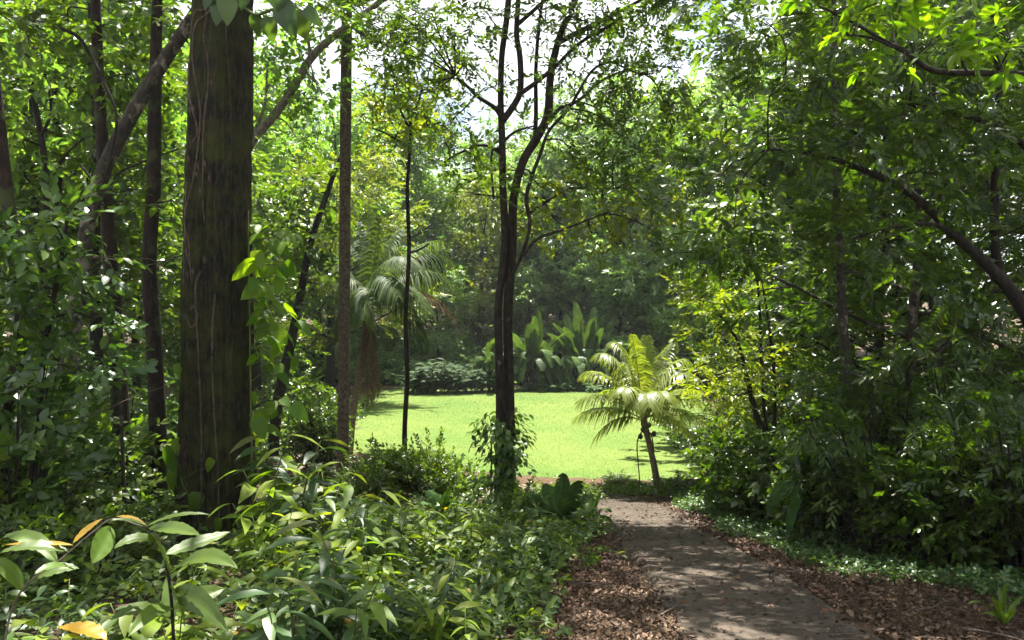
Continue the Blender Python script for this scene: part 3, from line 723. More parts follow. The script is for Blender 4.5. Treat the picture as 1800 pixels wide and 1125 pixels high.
traced_tree('thin_tree', 'straight dark pole-like tree between leaning trunk and reddish trunk', [(176, 920), (170, 600), (166, 400), (172, 250), (165, 120), (160, -60)], 15, [22, 20, 18, 16, 12], M_twigwood, M_far, kit_mid, [(150, 120, 60, 50, 30), (220, 40, 60, 40, 28), (130, 230, 40, 40, 16)], (10, 13, 3, 12, kit_mid, 1.5, 12), 1.3)
traced_tree('thin_tree', 'slanting dark tree trunk beside the gravel track right of the mossy trunk', [(480, 800), (489, 700), (512, 600), (530, 510), (545, 430), (575, 340), (600, 270)], 20, [20, 17, 14, 11, 6], M_twigwood, M_mid, kit_mid, [(540, 420, 40, 40, 30), (500, 400, 40, 40, 30), (575, 330, 40, 36, 26), (560, 500, 36, 30, 22), (480, 480, 40, 40, 26), (530, 330, 40, 30, 20)], None, 1.5)

traced_tree('leafy_sapling', 'leaning sapling with big glossy grey green leaves in the left foreground shade', [(70, 1000), (78, 850), (70, 700), (88, 560), (110, 440), (120, 370)], 8.4, [14, 12, 10, 8, 5], M_twigwood, M_broad, kit_near,
   [(45, 410, 60, 40, 26), (115, 395, 45, 34, 20), (85, 490, 75, 45, 30), (30, 560, 50, 45, 22), (150, 560, 45, 45, 20), (165, 470, 34, 34, 12), (105, 640, 60, 45, 22), (30, 670, 50, 45, 20), (160, 650, 36, 36, 12), (-20, 480, 50, 50, 18)], None, .72)
po = thing('grey_pole', 'thin straight pale grey pole standing against the dark trunk on the left', 'pole', (P(218, 990, 9.6)[0], 9.6, float(H(P(218, 990, 9.6)[0], 9.6))))
w = Geo(); stem(w, [(221, 1030), (219, 900), (214, 760), (209, 640), (204, 560)], 9.6, [7, 6, 6], 10, .02); part('shaft', w, M_bark_pale, po, True)

for q, (pts, d, wd, lab) in enumerate([
 ([(60, 476), (95, 460), (130, 466), (165, 452), (215, 458), (262, 455), (300, 478)], 10.4, [2.5, 2.2, 1.5], 'bare pale twig stretched level between the trunks of the left wood'),
 ([(140, 290), (185, 335), (215, 300), (330, 255), (345, 240)], 12.0, [5, 4, 3], 'thin bare liana looping from the leaning trunk to the mossy trunk'),
 ([(40, 30), (130, 60), (160, 100), (185, 150), (205, 215), (180, 330)], 9.5, [7, 6, 4], 'thin dark liana sweeping down through the top left leaves'),
 ([(50, 750), (160, 730), (230, 700), (310, 672)], 8.6, [2.5, 2, 1.5], 'thin fallen stem slanting across the low left shrubs')]):
    w = Geo(); stem(w, pts, d, wd, 6, .04); b = P(*pts[0], d); o = thing('liana', lab, 'vine', b); part('stem', w, M_root if q in (0, 3) else M_twigwood, o, True)

# ---- generic trees filling the left wood
LW = 'trees of the shady left wood'
la = tree_proto('understorey_tree', 'leafy tree deep in the left wood, second from the stout trunk', HP(-9.5, 16), M_twigwood, M_mid, kit_mid, 6, .35, 1.35, LW, H_=11, r0=.16, zf=.15, nlimb=14, limb=2.8, nsub=5, sub=1.2, up=.35)
lb = tree_proto('understorey_tree', 'tall thin tree with a high crown left of the leaning trunk', HP(-13.5, 22), M_twigwood, M_far, kit_mid, 6, .4, 1.7, LW, H_=15, r0=.18, zf=.3, nlimb=14, limb=3.2, nsub=5, sub=1.3, up=.45)
for o, x, y, rz, s, lab in [
 (la, -15.5, 19, 1.7, 1.0, 'dense leafy tree at the far left edge behind the stout trunk'),
 (la, -12, 26, 3.0, 1.1, 'leafy tree filling the gap between the reddish trunk and the mossy trunk'),
 (la, -7.9, 22, 4.4, .75, 'small dark tree directly behind the mossy trunk'),
 (la, -18, 29, 5.2, 1.2, 'broad leafy tree deep in the left wood under the sky specks'),
 (lb, -19.5, 24, .8, 1.0, 'tall thin tree near the top left corner'),
 (lb, -17, 35, 2.4, 1.1, 'tall pale green tree seen behind the leaning lichened trunk'),
 (lb, -24, 36, 4.0, 1.15, 'tall distant tree at the left edge of the wood'),
 (lb, -11.2, 30, 5.5, .9, 'tall light tree right behind the mossy trunk'),
 (la, -13.5, 41, .3, 1.1, 'bushy tree behind the gravel track left of the slim trunk')]:
    dup(o, HP(x, y), rz, s, lab, LW)

# ------------------------------------------------------------------ the shady right bank
D = 8.2
traced = [([(1868, 1020), (1850, 800), (1830, 620), (1790, 530), (1735, 465), (1680, 415), (1600, 340), (1500, 292), (1420, 268), (1350, 262)], [38, 34, 29, 25, 21, 17, 13, 10, 7, 4])]
w = Geo(); sk = []
for pts, wd in traced: sk.append(stem(w, pts, D, wd, 12, .08))
for pts, wd, dd in [([(1830, 600), (1850, 400), (1840, 200), (1820, 0), (1800, -200)], [40, 34, 28, 20], .4),
  ([(1760, 500), (1748, 420), (1750, 300), (1756, 150), (1745, 0), (1738, -140)], [16, 15, 13, 10], .3), ([(1680, 415), (1640, 395), (1560, 400), (1500, 420)], [12, 8, 4], -.3), ([(1560, 318), (1520, 250), (1440, 190), (1380, 150)], [10, 7, 4], .4), ([(1840, 300), (1780, 240), (1690, 200), (1600, 180)], [14, 9, 5], -.4)]:
    sk.append(stem(w, pts, D + dd, wd, 8, .06))
g = Geo()
clumps_of(g, w, sk, kit_pin[:2] + kit_bank[:2] + kit_bank[4:], [(1500, 250, 70, 40, 22), (1420, 260, 60, 36, 18), (1620, 300, 70, 40, 22), (1740, 330, 60, 50, 20), (1700, 210, 70, 40, 22), (1590, 180, 70, 40, 22), (1460, 170, 60, 40, 18), (1380, 140, 60, 40, 18), (1780, 260, 50, 40, 14), (1540, 420, 60, 36, 16), (1640, 470, 60, 40, 14), (1330, 270, 50, 40, 16), (1290, 400, 50, 40, 16), (1790, 420, 40, 50, 14), (1260, 330, 40, 40, 12), (1480, 60, 70, 44, 18), (1600, 60, 60, 40, 16), (1720, 90, 60, 40, 16), (1350, 40, 60, 40, 16)], D, .85)
hi_canopy(g, w, P(1810, -150, D), 7.0, 10, 4.0, 20, kit_pin, 1.4, 10, -2.8, .2)
b = P(1868, 1020, D)
o = thing('feather_leaf_tree', 'dark tree with a heavy limb slanting up from the right edge and feathery silvery leaves', 'tree', (b[0], b[1], float(H(b[0], b[1]))))
part('trunk', w, M_twigwood, o, True); part('crown', g, M_dark, o)

D = 6.2; w = Geo(); g = Geo(); sk = []
sk.append(stem(w, [(1960, 1150), (1955, 800), (1950, 400), (1940, 160), (1930, -100), (1920, -300)], D, [40, 36, 32, 26, 18], 10, .07))
sk.append(stem(w, [(1942, 180), (1880, 140), (1800, 131), (1720, 128), (1640, 124), (1590, 90), (1555, 72), (1500, 40), (1440, 10)], D, [17, 13, 11, 9, 6, 4], 8, .06))
sk.append(stem(w, [(1700, 127), (1680, 90), (1670, 60)], D - .1, [5, 3], 5)); sk.append(stem(w, [(1590, 92), (1530, 66), (1490, 62)], D - .1, [5, 3], 5))
clumps_of(g, w, sk, kit_top, [(1640, 75, 40, 18, 9), (1700, 62, 40, 16, 9), (1770, 50, 34, 20, 8), (1580, 50, 34, 20, 7), (1500, 62, 30, 20, 6), (1460, 20, 50, 24, 8), (1745, 80, 40, 14, 6), (1560, 100, 30, 14, 4), (1540, 5, 40, 20, 7)], D, .62, .6)
hi_canopy(g, w, P(1925, -250, D), 5.8, 7.6, 2.2, 9, kit_top, .9, 9, -.2, 0)
b = P(1960, 1150, D)
o = thing('broadleaf_tree', 'tree reaching a bare branch of bright yellow green leaves into the top right corner', 'tree', (b[0], b[1], float(H(b[0], b[1]))))
part('trunk', w, M_twigwood, o, True); part('crown', g, M_vine, o)

RB = 'trees of the shady right bank'
ra = tree_proto('bank_tree', 'dense dark leafy tree overhanging the middle of the path on the right bank', HP(5.9, 11.6), M_bark_pale, M_dark, kit_bank, 3, .3, .9, RB, flat=.3, H_=8.2, r0=.11, zf=.2, nlimb=15, limb=2.5, nsub=5, sub=1.0, up=.32, droop=.0)
rb = tree_proto('bank_tree', 'mid green leafy tree at the far end of the right bank beside the lawn', HP(7.6, 16.0), M_twigwood, M_mid, kit_midbig, 3, .32, 1.25, RB, flat=.3, H_=11, r0=.14, zf=.14, nlimb=15, limb=2.6, nsub=5, sub=1.1, up=.35)
for o, x, y, rz, s, lab in [
 (ra, 7.4, 13.5, 2.0, 1.15, 'dark feathery tree in the middle of the right bank'),
 (ra, 9.8, 11.5, 4.2, 1.1, 'dark feathery tree at the right edge behind the slanting limb'),
 (ra, 8.6, 20.6, 5.0, 1.1, 'dark overhanging tree behind the young palm at the lawn edge'),
 (rb, 9.2, 18, 1.0, 1.2, 'leafy tree deep in the right bank behind the feathery trees'),
 (rb, 13.5, 17, 2.7, 1.3, 'tall leafy tree at the right edge of the bank'),
 (rb, 8.6, 24, 3.6, 1.5, 'leafy tree at the right side of the lawn, middle distance'),
 (rb, 13.5, 26, 5.1, 1.4, 'tall leafy tree in the back of the right bank'),
 (rb, 18, 24, .4, 1.5, 'tallest leafy tree at the back right of the bank'),
 (rb, 10.5, 31, 1.9, 1.1, 'leafy tree at the right lawn edge near the bare soil')]:
    dup(o, HP(x, y), rz, s, lab, RB)
traced_tree('slim_bank_tree', 'upright grey brown trunk standing in the undergrowth of the right bank', [(1502, 930), (1500, 800), (1494, 700), (1484, 600), (1478, 480), (1470, 330), (1468, 150), (1465, -60)], 11.0, [22, 19, 17, 15, 12, 8], M_bark_pale, M_mid, kit_mid, [(1440, 350, 60, 50, 30), (1500, 480, 50, 40, 20)], (7.5, 10, 2.5, 12, kit_mid, 1.2, 12), .9)
traced_tree('slim_bank_tree', 'thin dark stem with a termite nest leaning over the lawn side of the right bank', [(1372, 900), (1355, 790), (1330, 730), (1312, 660), (1295, 600), (1270, 560), (1240, 520)], 13.0, [13, 11, 9, 7, 4], M_twigwood, M_yel, kit_fine, [(1270, 590, 40, 30, 30), (1240, 530, 34, 30, 24), (1300, 540, 40, 30, 26), (1330, 620, 36, 30, 22), (1250, 660, 34, 30, 26), (1290, 690, 36, 30, 26)], None, .7,
   [([(1352, 790), (1340, 680), (1336, 560), (1330, 470)], [6, 5, 4], .2), ([(1358, 800), (1362, 680), (1350, 560), (1340, 500)], [6, 5, 3], -.2), ([(1330, 730), (1300, 640), (1262, 580)], [5, 3], .3)])

# ------------------------------------------------------------------ palms
def frond(mid, tip, base, nleaf=46, ll=.42, lw=.05, hang=.5, rr=.014, keel=.35):
    g = Geo(); s = np.linspace(0, 1, 25)[:, None]
    c = (1 - s) ** 2 * base + 2 * s * (1 - s) * mid + s * s * tip
    rg = Geo(); tube(rg, c, np.linspace(rr, rr * .25, 25), 5)
    t = np.repeat(np.linspace(.16, 1, nleaf), 2) + rng.normal(0, .004, nleaf * 2); t = np.clip(t, 0, 1)
    sd = np.tile([1.0, -1.0], nleaf)
    p = np.stack([np.interp(t, s[:, 0], c[:, q]) for q in range(3)], -1)
    tgc = nrm(np.gradient(c, axis=0)); tg = nrm(np.stack([np.interp(t, s[:, 0], tgc[:, q]) for q in range(3)], -1))
    side = nrm(np.cross(tg, [0, 0, 1.0]) + 1e-4)
    upv = np.cross(side, tg)
    L = ll * (0.35 + .8 * np.sin(pi * np.clip(t * .82 + .14, 0, 1))) * rng.uniform(.88, 1.1, len(t))
    d0 = nrm(side * sd[:, None] * .85 + tg * (.35 + .6 * t[:, None] ** 2) + upv * keel + rng.normal(0, .07, (len(t), 3)))
    st = np.array([0, .3, .65, 1.0]); wdt = np.array([.55, 1, .75, .08]) * lw * .5
    V = []
    for q in range(4):
        cpos = p + d0 * (L * st[q])[:, None]; cpos[:, 2] -= hang * L * st[q] ** 2
        wv = nrm(tg - d0 * (tg * d0).sum(1, keepdims=True)) * wdt[q]
        V += [cpos - wv, cpos + wv]
    V = np.stack(V, 1); m = len(t); o = (np.arange(m) * 8)[:, None, None]
    q = np.array([[0, 1, 3, 2], [2, 3, 5, 4], [4, 5, 7, 6]])
    g.add(V, q[None] + o)
    return g, rg

def frond_part(gr, mat, root, label=None):
    f = part('frond', gr[0], mat, root, label=label)
    r = bpy.data.objects.new('rachis', to_mesh('rachis', gr[1], M_stem, root.location, True)); COL.objects.link(r); r.parent = f

def bez_frond(base, tip, lift, **kw):
    mid = (base * .45 + tip * .55) + np.array([0, 0, lift]); return frond(mid, tip, base, **kw)

D = 16.8
yp = thing('young_palm', 'small bright coconut palm at the front edge of the lawn where the path bends', 'palm tree', HP(P(1160, 870, D)[0], D))
w = Geo(); stem(w, [(1164, 885), (1158, 862), (1150, 820), (1140, 775), (1133, 745), (1131, 725)], D, [22, 14, 11, 10, 13, 9], 12, .09); part('trunk', w, M_bark_palm, yp, True)
cb = P(1131, 738, D)
for tx, ty, dd, lift, ll in [(1078, 602, .2, .75, .46), (1028, 655, .3, .62, .44), (1020, 704, -.3, .55, .42), (1014, 732, .1, .42, .4), (1138, 592, .35, .0, .42), (1182, 604, .4, .35, .42), (1204, 632, -.1, .62, .42), (1238, 712, .2, .72, .42), (1240, 744, -.2, .5, .42), (1232, 690, .9, .55, .4), (1140, 712, -1.35, .75, .44), (1100, 640, 1.3, .5, .4), (1165, 650, 1.4, .5, .4), (1092, 690, -1.1, .65, .42), (1190, 740, -1.1, .55, .4), (1060, 690, .9, .5, .4), (1112, 590, -.2, .2, .42), (1048, 768, .3, .45, .36), (1216, 768, .2, .45, .36), (1170, 700, -1.2, .6, .4), (1052, 622, -.3, .75, .44), (1222, 662, -.6, .75, .42)]:
    g = bez_frond(cb + rng.normal(0, .02, 3), P(tx, ty, D + dd), lift, ll=ll * 1.2, lw=.032, hang=.9, nleaf=54)
    frond_part(g, M_palm, yp)
for pts in ([(1131, 755), (1122, 770), (1120, 790), (1124, 840), (1124, 868)], [(1134, 755), (1145, 765), (1150, 800), (1156, 845), (1160, 868)]):
    w = Geo(); c = stem(w, pts, D - .25, [2.5, 1.8], 6, .02)
    for _ in range(6):
        q = c[rng.integers(2, len(c))]; tube(w, [q, q + [rng.normal(0, .05), -.03, -.2]], .004, 4, cap=False)
    part('dry_stalk', w, M_root, yp, True)
for _ in range(5):
    w = Geo(); q = cb + [rng.normal(0, .09), -.12 + rng.normal(0, .04), -.25 + rng.normal(0, .08)]
    tube(w, [q + [0, 0, .07], q + [0, 0, .04], q, q - [0, 0, .04], q - [0, 0, .06]], [.01, .045, .055, .04, .005], 8)
    part('fruit', w, M_stem, yp, True)

D = 22.0
op = thing('old_palm', 'older palm with long arching fronds and dead brown leaves behind the slim ringed trunk', 'palm tree', HP(P(615, 800, D)[0], D))
w = Geo(); stem(w, [(612, 800), (618, 740), (628, 680), (640, 610), (647, 560), (650, 525)], D, [17, 14, 13, 14, 17, 12], 10, .06); part('trunk', w, M_bark_palm, op, True)
cb = P(650, 530, D)
for tx, ty, dd, lift, ll in [(806, 508, .3, 1.35, .7), (796, 462, 1.2, 1.3, .7), (776, 424, 1.6, .9, .7), (742, 600, -.8, 1.5, .65), (752, 545, -1.2, 1.2, .65), (548, 448, .5, 1.1, .65), (575, 530, -.8, 1.2, .6), (600, 590, -1.2, 1.2, .55), (702, 404, .6, .5, .7), (632, 392, .8, .3, .7), (600, 430, .9, .8, .65), (668, 372, -.2, .1, .7), (735, 470, -1.7, 1.3, .65), (640, 560, -2.0, 1.2, .6), (700, 520, -2.0, 1.2, .6), (690, 470, 2.2, 1.0, .65), (760, 500, 1.8, 1.2, .65), (562, 480, 1.8, .9, .6)]:
    frond_part(bez_frond(cb, P(tx, ty, D + dd), lift, ll=ll, lw=.042, hang=1.1, nleaf=72, rr=.02), M_palm2, op)
for tx, ty, dd, lift in [(650, 700, -.5, .9), (668, 690, -.3, 1.2)]:
    g = bez_frond(cb + [0, -.1, -.3], P(tx, ty, D + dd), lift * .35, ll=.3, lw=.022, hang=1.6, nleaf=44, rr=.018, keel=-.4); frond_part(g, M_deadfrond, op, label='dead brown frond hanging down the trunk')
g = bez_frond(cb, P(798, 558, D - .3), 1.1, ll=.5, lw=.045, hang=.9, nleaf=46, rr=.018); frond_part(g, M_deadfrond, op, label='dry yellow brown frond reaching right')

# ------------------------------------------------------------------ paddle-leaved clumps behind the lawn
def paddle(base, tip, lift, bl, bw, tear=.2, n=9, pet=.012, face=None):
    """petiole then a broad blade with a midrib, torn edge"""
    g = Geo(); s = np.linspace(0, 1, 22)[:, None]
    mid = base * .45 + tip * .55 + np.array([0, 0, lift])
    c = (1 - s) ** 2 * base + 2 * s * (1 - s) * mid + s * s * tip
    tube(g, c, np.linspace(pet, pet * .3, 22), 5)
    Lt = np.linalg.norm(np.diff(c, axis=0), axis=1).sum(); t0 = max(.12, 1 - bl / Lt)
    u = np.linspace(0, 1, n + 1); t = t0 + (1 - t0) * u
    p = np.stack([np.interp(t, s[:, 0], c[:, q]) for q in range(3)], -1)
    tg = nrm(np.gradient(p, axis=0)); sd = nrm(np.cross(tg, [0, 0, 1.0]) + (1e-3 if face is None else np.asarray(face) * .8)); up = np.cross(sd, tg)
    w = bw * .5 * np.sin(pi * (u * .9 + .06)) ** .55
    for sgn in (1, -1):
        dz = .22
        # each side is a row of strips so that the margin can tear
        for a in range(n):
            torn = rng.random() < tear
            sh = tg[a] * .12 * w[a] * (1 if torn else 0)
            m0 = p[a] + up[a] * .004; m1 = p[a + 1] + up[a + 1] * .004
            def edge(k, f): return p[k] + sd[k] * sgn * w[k] * f + up[k] * (dz * w[k] * f * (1.2 - f)) - np.array([0, 0, .1 * w[k] * f * f])
            h0, h1, e0, e1 = edge(a, .5), edge(a + 1, .5), edge(a, 1), edge(a + 1, 1)
            if torn: e1 = e1 - (e1 - e0) * .22; e0 = e0 + np.array([0, 0, -.12 * w[a]]); e1 = e1 + np.array([0, 0, -.12 * w[a]])
            g.add([m0, h0, e0, m1, h1, e1], [[0, 1, 4, 3], [1, 2, 5, 4]] if sgn > 0 else [[0, 3, 4, 1], [1, 4, 5, 2]])
    return g

def paddle_clump(name, label, px, py, d, items, bl, bw, matl, stems=10, spread=.7, sh=1.3):
    b = P(px, py, d); o = thing(name, label, 'plant', (b[0], b[1], float(H(b[0], b[1])))); bz = float(H(b[0], b[1]))
    for _ in range(stems):
        w = Geo()
        q = np.array([b[0] + rng.normal(0, spread), b[1] + rng.normal(0, spread * .7), bz - .1])
        tube(w, catmull([q, q + [rng.normal(0, .1), 0, sh * .5], q + [rng.normal(0, .2), 0, sh * rng.uniform(.8, 1.2)]], 3), np.linspace(.09, .045, 7) * bw / .4, 7, .1)
        part('stem', w, M_bark_red, o, True)
    for tx, ty, dd, lift in items:
        t = P(tx, ty, d + dd); q = np.array([b[0] + (t[0] - b[0]) * .3 + rng.normal(0, .15), b[1] + dd * .3, bz + sh * rng.uniform(.5, 1.0)])
        part('leaf', paddle(q, t, lift, bl * rng.uniform(.85, 1.15), bw * rng.uniform(.85, 1.15), .3, face=(rng.choice([-1, 1]) * .8, -.5, .2) if rng.random() < .6 else None), matl, o)
    return o
def fan(cx, cy, top, wid, n, low, dd=1.2):
    it = []
    for q in range(n):
        a = np.clip(rng.normal(0, .72), -1.25, 1.25); L = rng.uniform(.55, 1.05)
        tx = cx + wid * 1.15 * sin(a * 1.3) * L; ty = low - (low - top) * cos(a * 1.3) * L
        it.append((tx, ty, rng.uniform(-dd, dd), .15 + 1.1 * abs(a) ** 1.2))
    for q in range(n // 2):
        it.append((cx + rng.uniform(-1, 1) * wid, low + rng.uniform(-22, 14), rng.uniform(-2.2, -.8), rng.uniform(1.0, 1.9)))
    return it
paddle_clump('paddle_leaf_clump', 'tall pale clump of banana-like leaves beside the twin trunks at the back of the lawn', 940, 676, 42, fan(940, 640, 546, 66, 18, 650) + fan(935, 640, 575, 54, 14, 660) + fan(950, 640, 600, 62, 12, 668), 1.9, .55, M_banana, 14)
paddle_clump('paddle_leaf_clump', 'tall dark clump of banana-like leaves behind the lawn, right of the pale clump', 1028, 672, 42.5, fan(1028, 640, 532, 70, 22, 648) + fan(1024, 640, 566, 60, 18, 655) + fan(1036, 640, 600, 64, 16, 664), 1.9, .55, M_banana, 16)
paddle_clump('paddle_leaf_clump', 'low clump of drooping banana-like leaves between the pale and the dark clump', 975, 674, 42.8, fan(975, 645, 575, 45, 14, 655) + fan(975, 645, 610, 50, 10, 664), 1.7, .5, M_banana, 10)
paddle_clump('paddle_leaf_clump', 'pale banana-like leaves showing left of the twin trunks at the back of the lawn', 866, 680, 41, fan(866, 650, 590, 34, 9, 655) + fan(862, 650, 615, 30, 7, 662), 1.6, .5, M_banana, 6, .4)
def lance_clump(name, label, px, py, d, wpx, top, n, size, matl):
    b = P(px, py, d); bz = float(H(b[0], b[1])); o = thing(name, label, 'plant', (b[0], b[1], bz)); g = Geo(); w = Geo()
    for q in range(n):
        x = b[0] + rng.uniform(-1, 1) * wpx / F * d; y = b[1] + rng.uniform(-.9, .9)
        h = (py - top) / F * d * rng.uniform(.45, 1.0) * (1 - .35 * abs(x - b[0]) / (wpx / F * d))
        tip = np.array([x + rng.normal(0, .35), y + rng.normal(-.2, .35), bz + h]); root = np.array([x, y, float(H(x, y)) - .05])
        c = catmull([root, (root + tip) / 2 + [0, 0, .12], tip], 3); tube(w, c, .014, 4, cap=False)
        m = 7; k = np.linspace(2, 6, m).astype(int); p = c[k]
        ax = np.stack([np.where(np.arange(m) % 2, 1, -1) * rng.uniform(.5, 1, m), rng.normal(-.25, .4, m), rng.uniform(-.25, .6, m)], -1)
        stamp(g, leaf_full(5, .15, .25, .4), frames(ax, np.array([0, -.3, 1.0]) + rng.normal(0, .25, (m, 3))), p, size * rng.uniform(.7, 1.15, m))
    part('stem', w, M_stem, o, True); part('foliage', g, matl, o); return o
lance_clump('ginger_clump', 'dark green rounded ginger hedge at the back left of the lawn', 770, 684, 40, 44, 618, 110, .62, M_ginger)
lance_clump('ginger_clump', 'lower ginger plants between the hedge and the twin trunks', 838, 682, 40.5, 34, 628, 50, .6, M_ginger)
lance_clump('ginger_clump', 'shaded low plants in front of the tall paddle-leaved clumps', 985, 678, 41.2, 75, 660, 60, .4, M_ginger)

# ------------------------------------------------------------------ shrubs
def shrub_geo(R, Hh, nst, kit, per, size, openness=.5):
    w = Geo(); g = Geo(); pos = []; dr = []
    for q in range(nst):
        a = rng.uniform(0, 6.28); rr = R * math.sqrt(rng.random()); h = Hh * rng.uniform(.55, 1.05) * (1 - .35 * rr / R)
        b = np.array([cos(a) * rr * .35, sin(a) * rr * .35, -.08]); e = np.array([cos(a) * rr, sin(a) * rr, h])
        c = catmull([b, (b + e) / 2 + [0, 0, .12 * h], e], 4)
        tube(w, c, np.linspace(.016, .005, 9) * (Hh / 1.5) ** .5, 4, cap=False)
        k = rng.integers(3, 9, per); p = c[k] + rng.normal(0, .10 * Hh ** .5, (per, 3)); pos.append(p)
        dr.append(np.tile([cos(a), sin(a), .35], (per, 1)) + rng.normal(0, .5, (per, 3)))
    scatter(g, kit, np.concatenate(pos), np.concatenate(dr), size); return w, g
def shrub_proto(name, label, loc, R, Hh, nst, kit, per, size, matl, group=None, cat='shrub'):
    w, g = shrub_geo(R, Hh, nst, kit, per, size); o = thing(name, label, cat, (0, 0, 0), group)
    part('stem', w, M_twigwood, o, True); part('foliage', g, matl, o); o.location = [float(c) for c in loc]; return o
def shade_xy(px, d): return HP((px - 900) / F * d, d)

GL = 'shrubs under the trees of the left wood'
s1 = shrub_proto('broad_leaf_shrub', 'tall shrub with big glossy leaves at the left edge in front of the stout trunk', shade_xy(20, 8.2), 1.0, 2.6, 24, kit_near, 7, .8, M_broad, GL)
s2 = shrub_proto('leafy_shrub', 'dense small leaved shrub between the stout trunk and the dark upright trunk', shade_xy(105, 10.2), 1.2, 1.9, 44, kit_near, 7, .6, M_mid, GL)
s3 = shrub_proto('low_shrub', 'low dark shrub at the foot of the dark upright trunk', shade_xy(150, 9.0), 1.0, .8, 50, kit_near, 7, .5, M_mid, GL)
for o, px, d, rz, s, lab in [
 (s1, 100, 10.6, 1.3, .8, 'tall broad leaved shrub left of the dark upright trunk'),
 (s1, 240, 14.5, 2.2, .9, 'tall broad leaved shrub between the reddish trunk and the dark trunk'),
 (s1, -40, 10.5, 3.3, 1.15, 'tall shrub at the left frame edge behind the glossy one'),
 (s1, 300, 15.5, 4.4, 1.05, 'tall pale shrub directly left of the mossy trunk'),
 (s2, 20, 8.6, 2.1, .8, 'dense shrub at the left edge under the big glossy leaves'),
 (s2, 210, 14, 3.4, 1.2, 'dense shrub behind the thin grey pole'),
 (s2, 318, 12.6, 4.9, .6, 'dense shrub at the left foot of the mossy trunk'),
 (s2, 60, 14.5, .7, 1.35, 'dense shrub deep in the left wood'),
 (s3, 60, 8.2, 1.1, 1.0, 'low shrub in the left corner behind the herbs'),
 (s3, 110, 7.2, 2.9, .85, 'low shrub nearest to the left herbs'),
 (s3, 255, 10.4, 4.1, .55, 'low shrub between the grey pole and the mossy trunk'),
 (s3, 455, 11.2, 5.0, .8, 'low shrub in the sun at the right foot of the mossy trunk'),
 (s3, 0, 7.0, .5, .9, 'low shrub at the left frame edge')]:
    dup(o, shade_xy(px, d), rz, s, lab, GL)

GM = 'shrubs along the lawn edge'
m1 = shrub_proto('dark_bush', 'dark conical bush left of the slim ringed trunk beside the track', shade_xy(563, 18.2), .5, 2.3, 60, kit_mid, 9, .6, M_dark, GM)
m2 = shrub_proto('leafy_shrub', 'rounded shrub around the foot of the thin sapling', shade_xy(738, 15.6), .62, 1.15, 46, kit_mid, 8, .62, M_mid, GM)
for o, px, d, rz, s, lab in [
 (m2, 665, 15.2, 2.1, .85, 'pale green shrub between the slim trunk and the thin sapling'),
 (m2, 650, 13.8, 3.5, .7, 'sunlit shrub in front of the slim ringed trunk'),
 (m2, 810, 14.6, 4.5, .75, 'small pale shrub left of the twin trunks'),
 (m2, 580, 14.2, .4, .6, 'shrub below the dark conical bush'),
 (m2, 770, 16.9, 5.2, .7, 'small shrub on the track side of the thin sapling')]:
    dup(o, shade_xy(px, d), rz, s, lab, GM)

# climber skirt around the twin trunks
sg = Geo(); lg = Geo(); Dt = 13.0
o = thing('trunk_climber', 'leafy climber with drooping leaves wrapped around the foot of the twin trunks', 'vine', HP(P(880, 915, Dt)[0], Dt - .2))
for q in range(26):
    a = rng.uniform(0, 6.28); zt = rng.uniform(-1.2, .0); rad = .32 * (1.25 - (zt + 1.4) / 1.6) + .12
    b = HP(P(880, 915, Dt)[0] + cos(a) * .18, Dt + sin(a) * .18); e = np.array([b[0] + cos(a) * rad, b[1] + sin(a) * rad, zt + rng.uniform(-.25, .1)])
    c = catmull([b, np.array([b[0], b[1], zt]), e], 5); tube(sg, c, np.linspace(.012, .004, len(c)), 4, cap=False)
    n = 26; k = rng.integers(2, len(c), n); p = c[k] + rng.normal(0, .06, (n, 3))
    ax = np.stack([np.cos(a) + rng.normal(0, .6, n), np.sin(a) + rng.normal(0, .6, n), rng.normal(-.6, .3, n)], -1)
    stamp(lg, L4w, frames(ax, np.array([cos(a) * .5, sin(a) * .5, 1.0]) + rng.normal(0, .3, (n, 3))), p, rng.uniform(.09, .17, n))
part('stem', sg, M_stem, o, True); part('foliage', lg, M_broad, o)

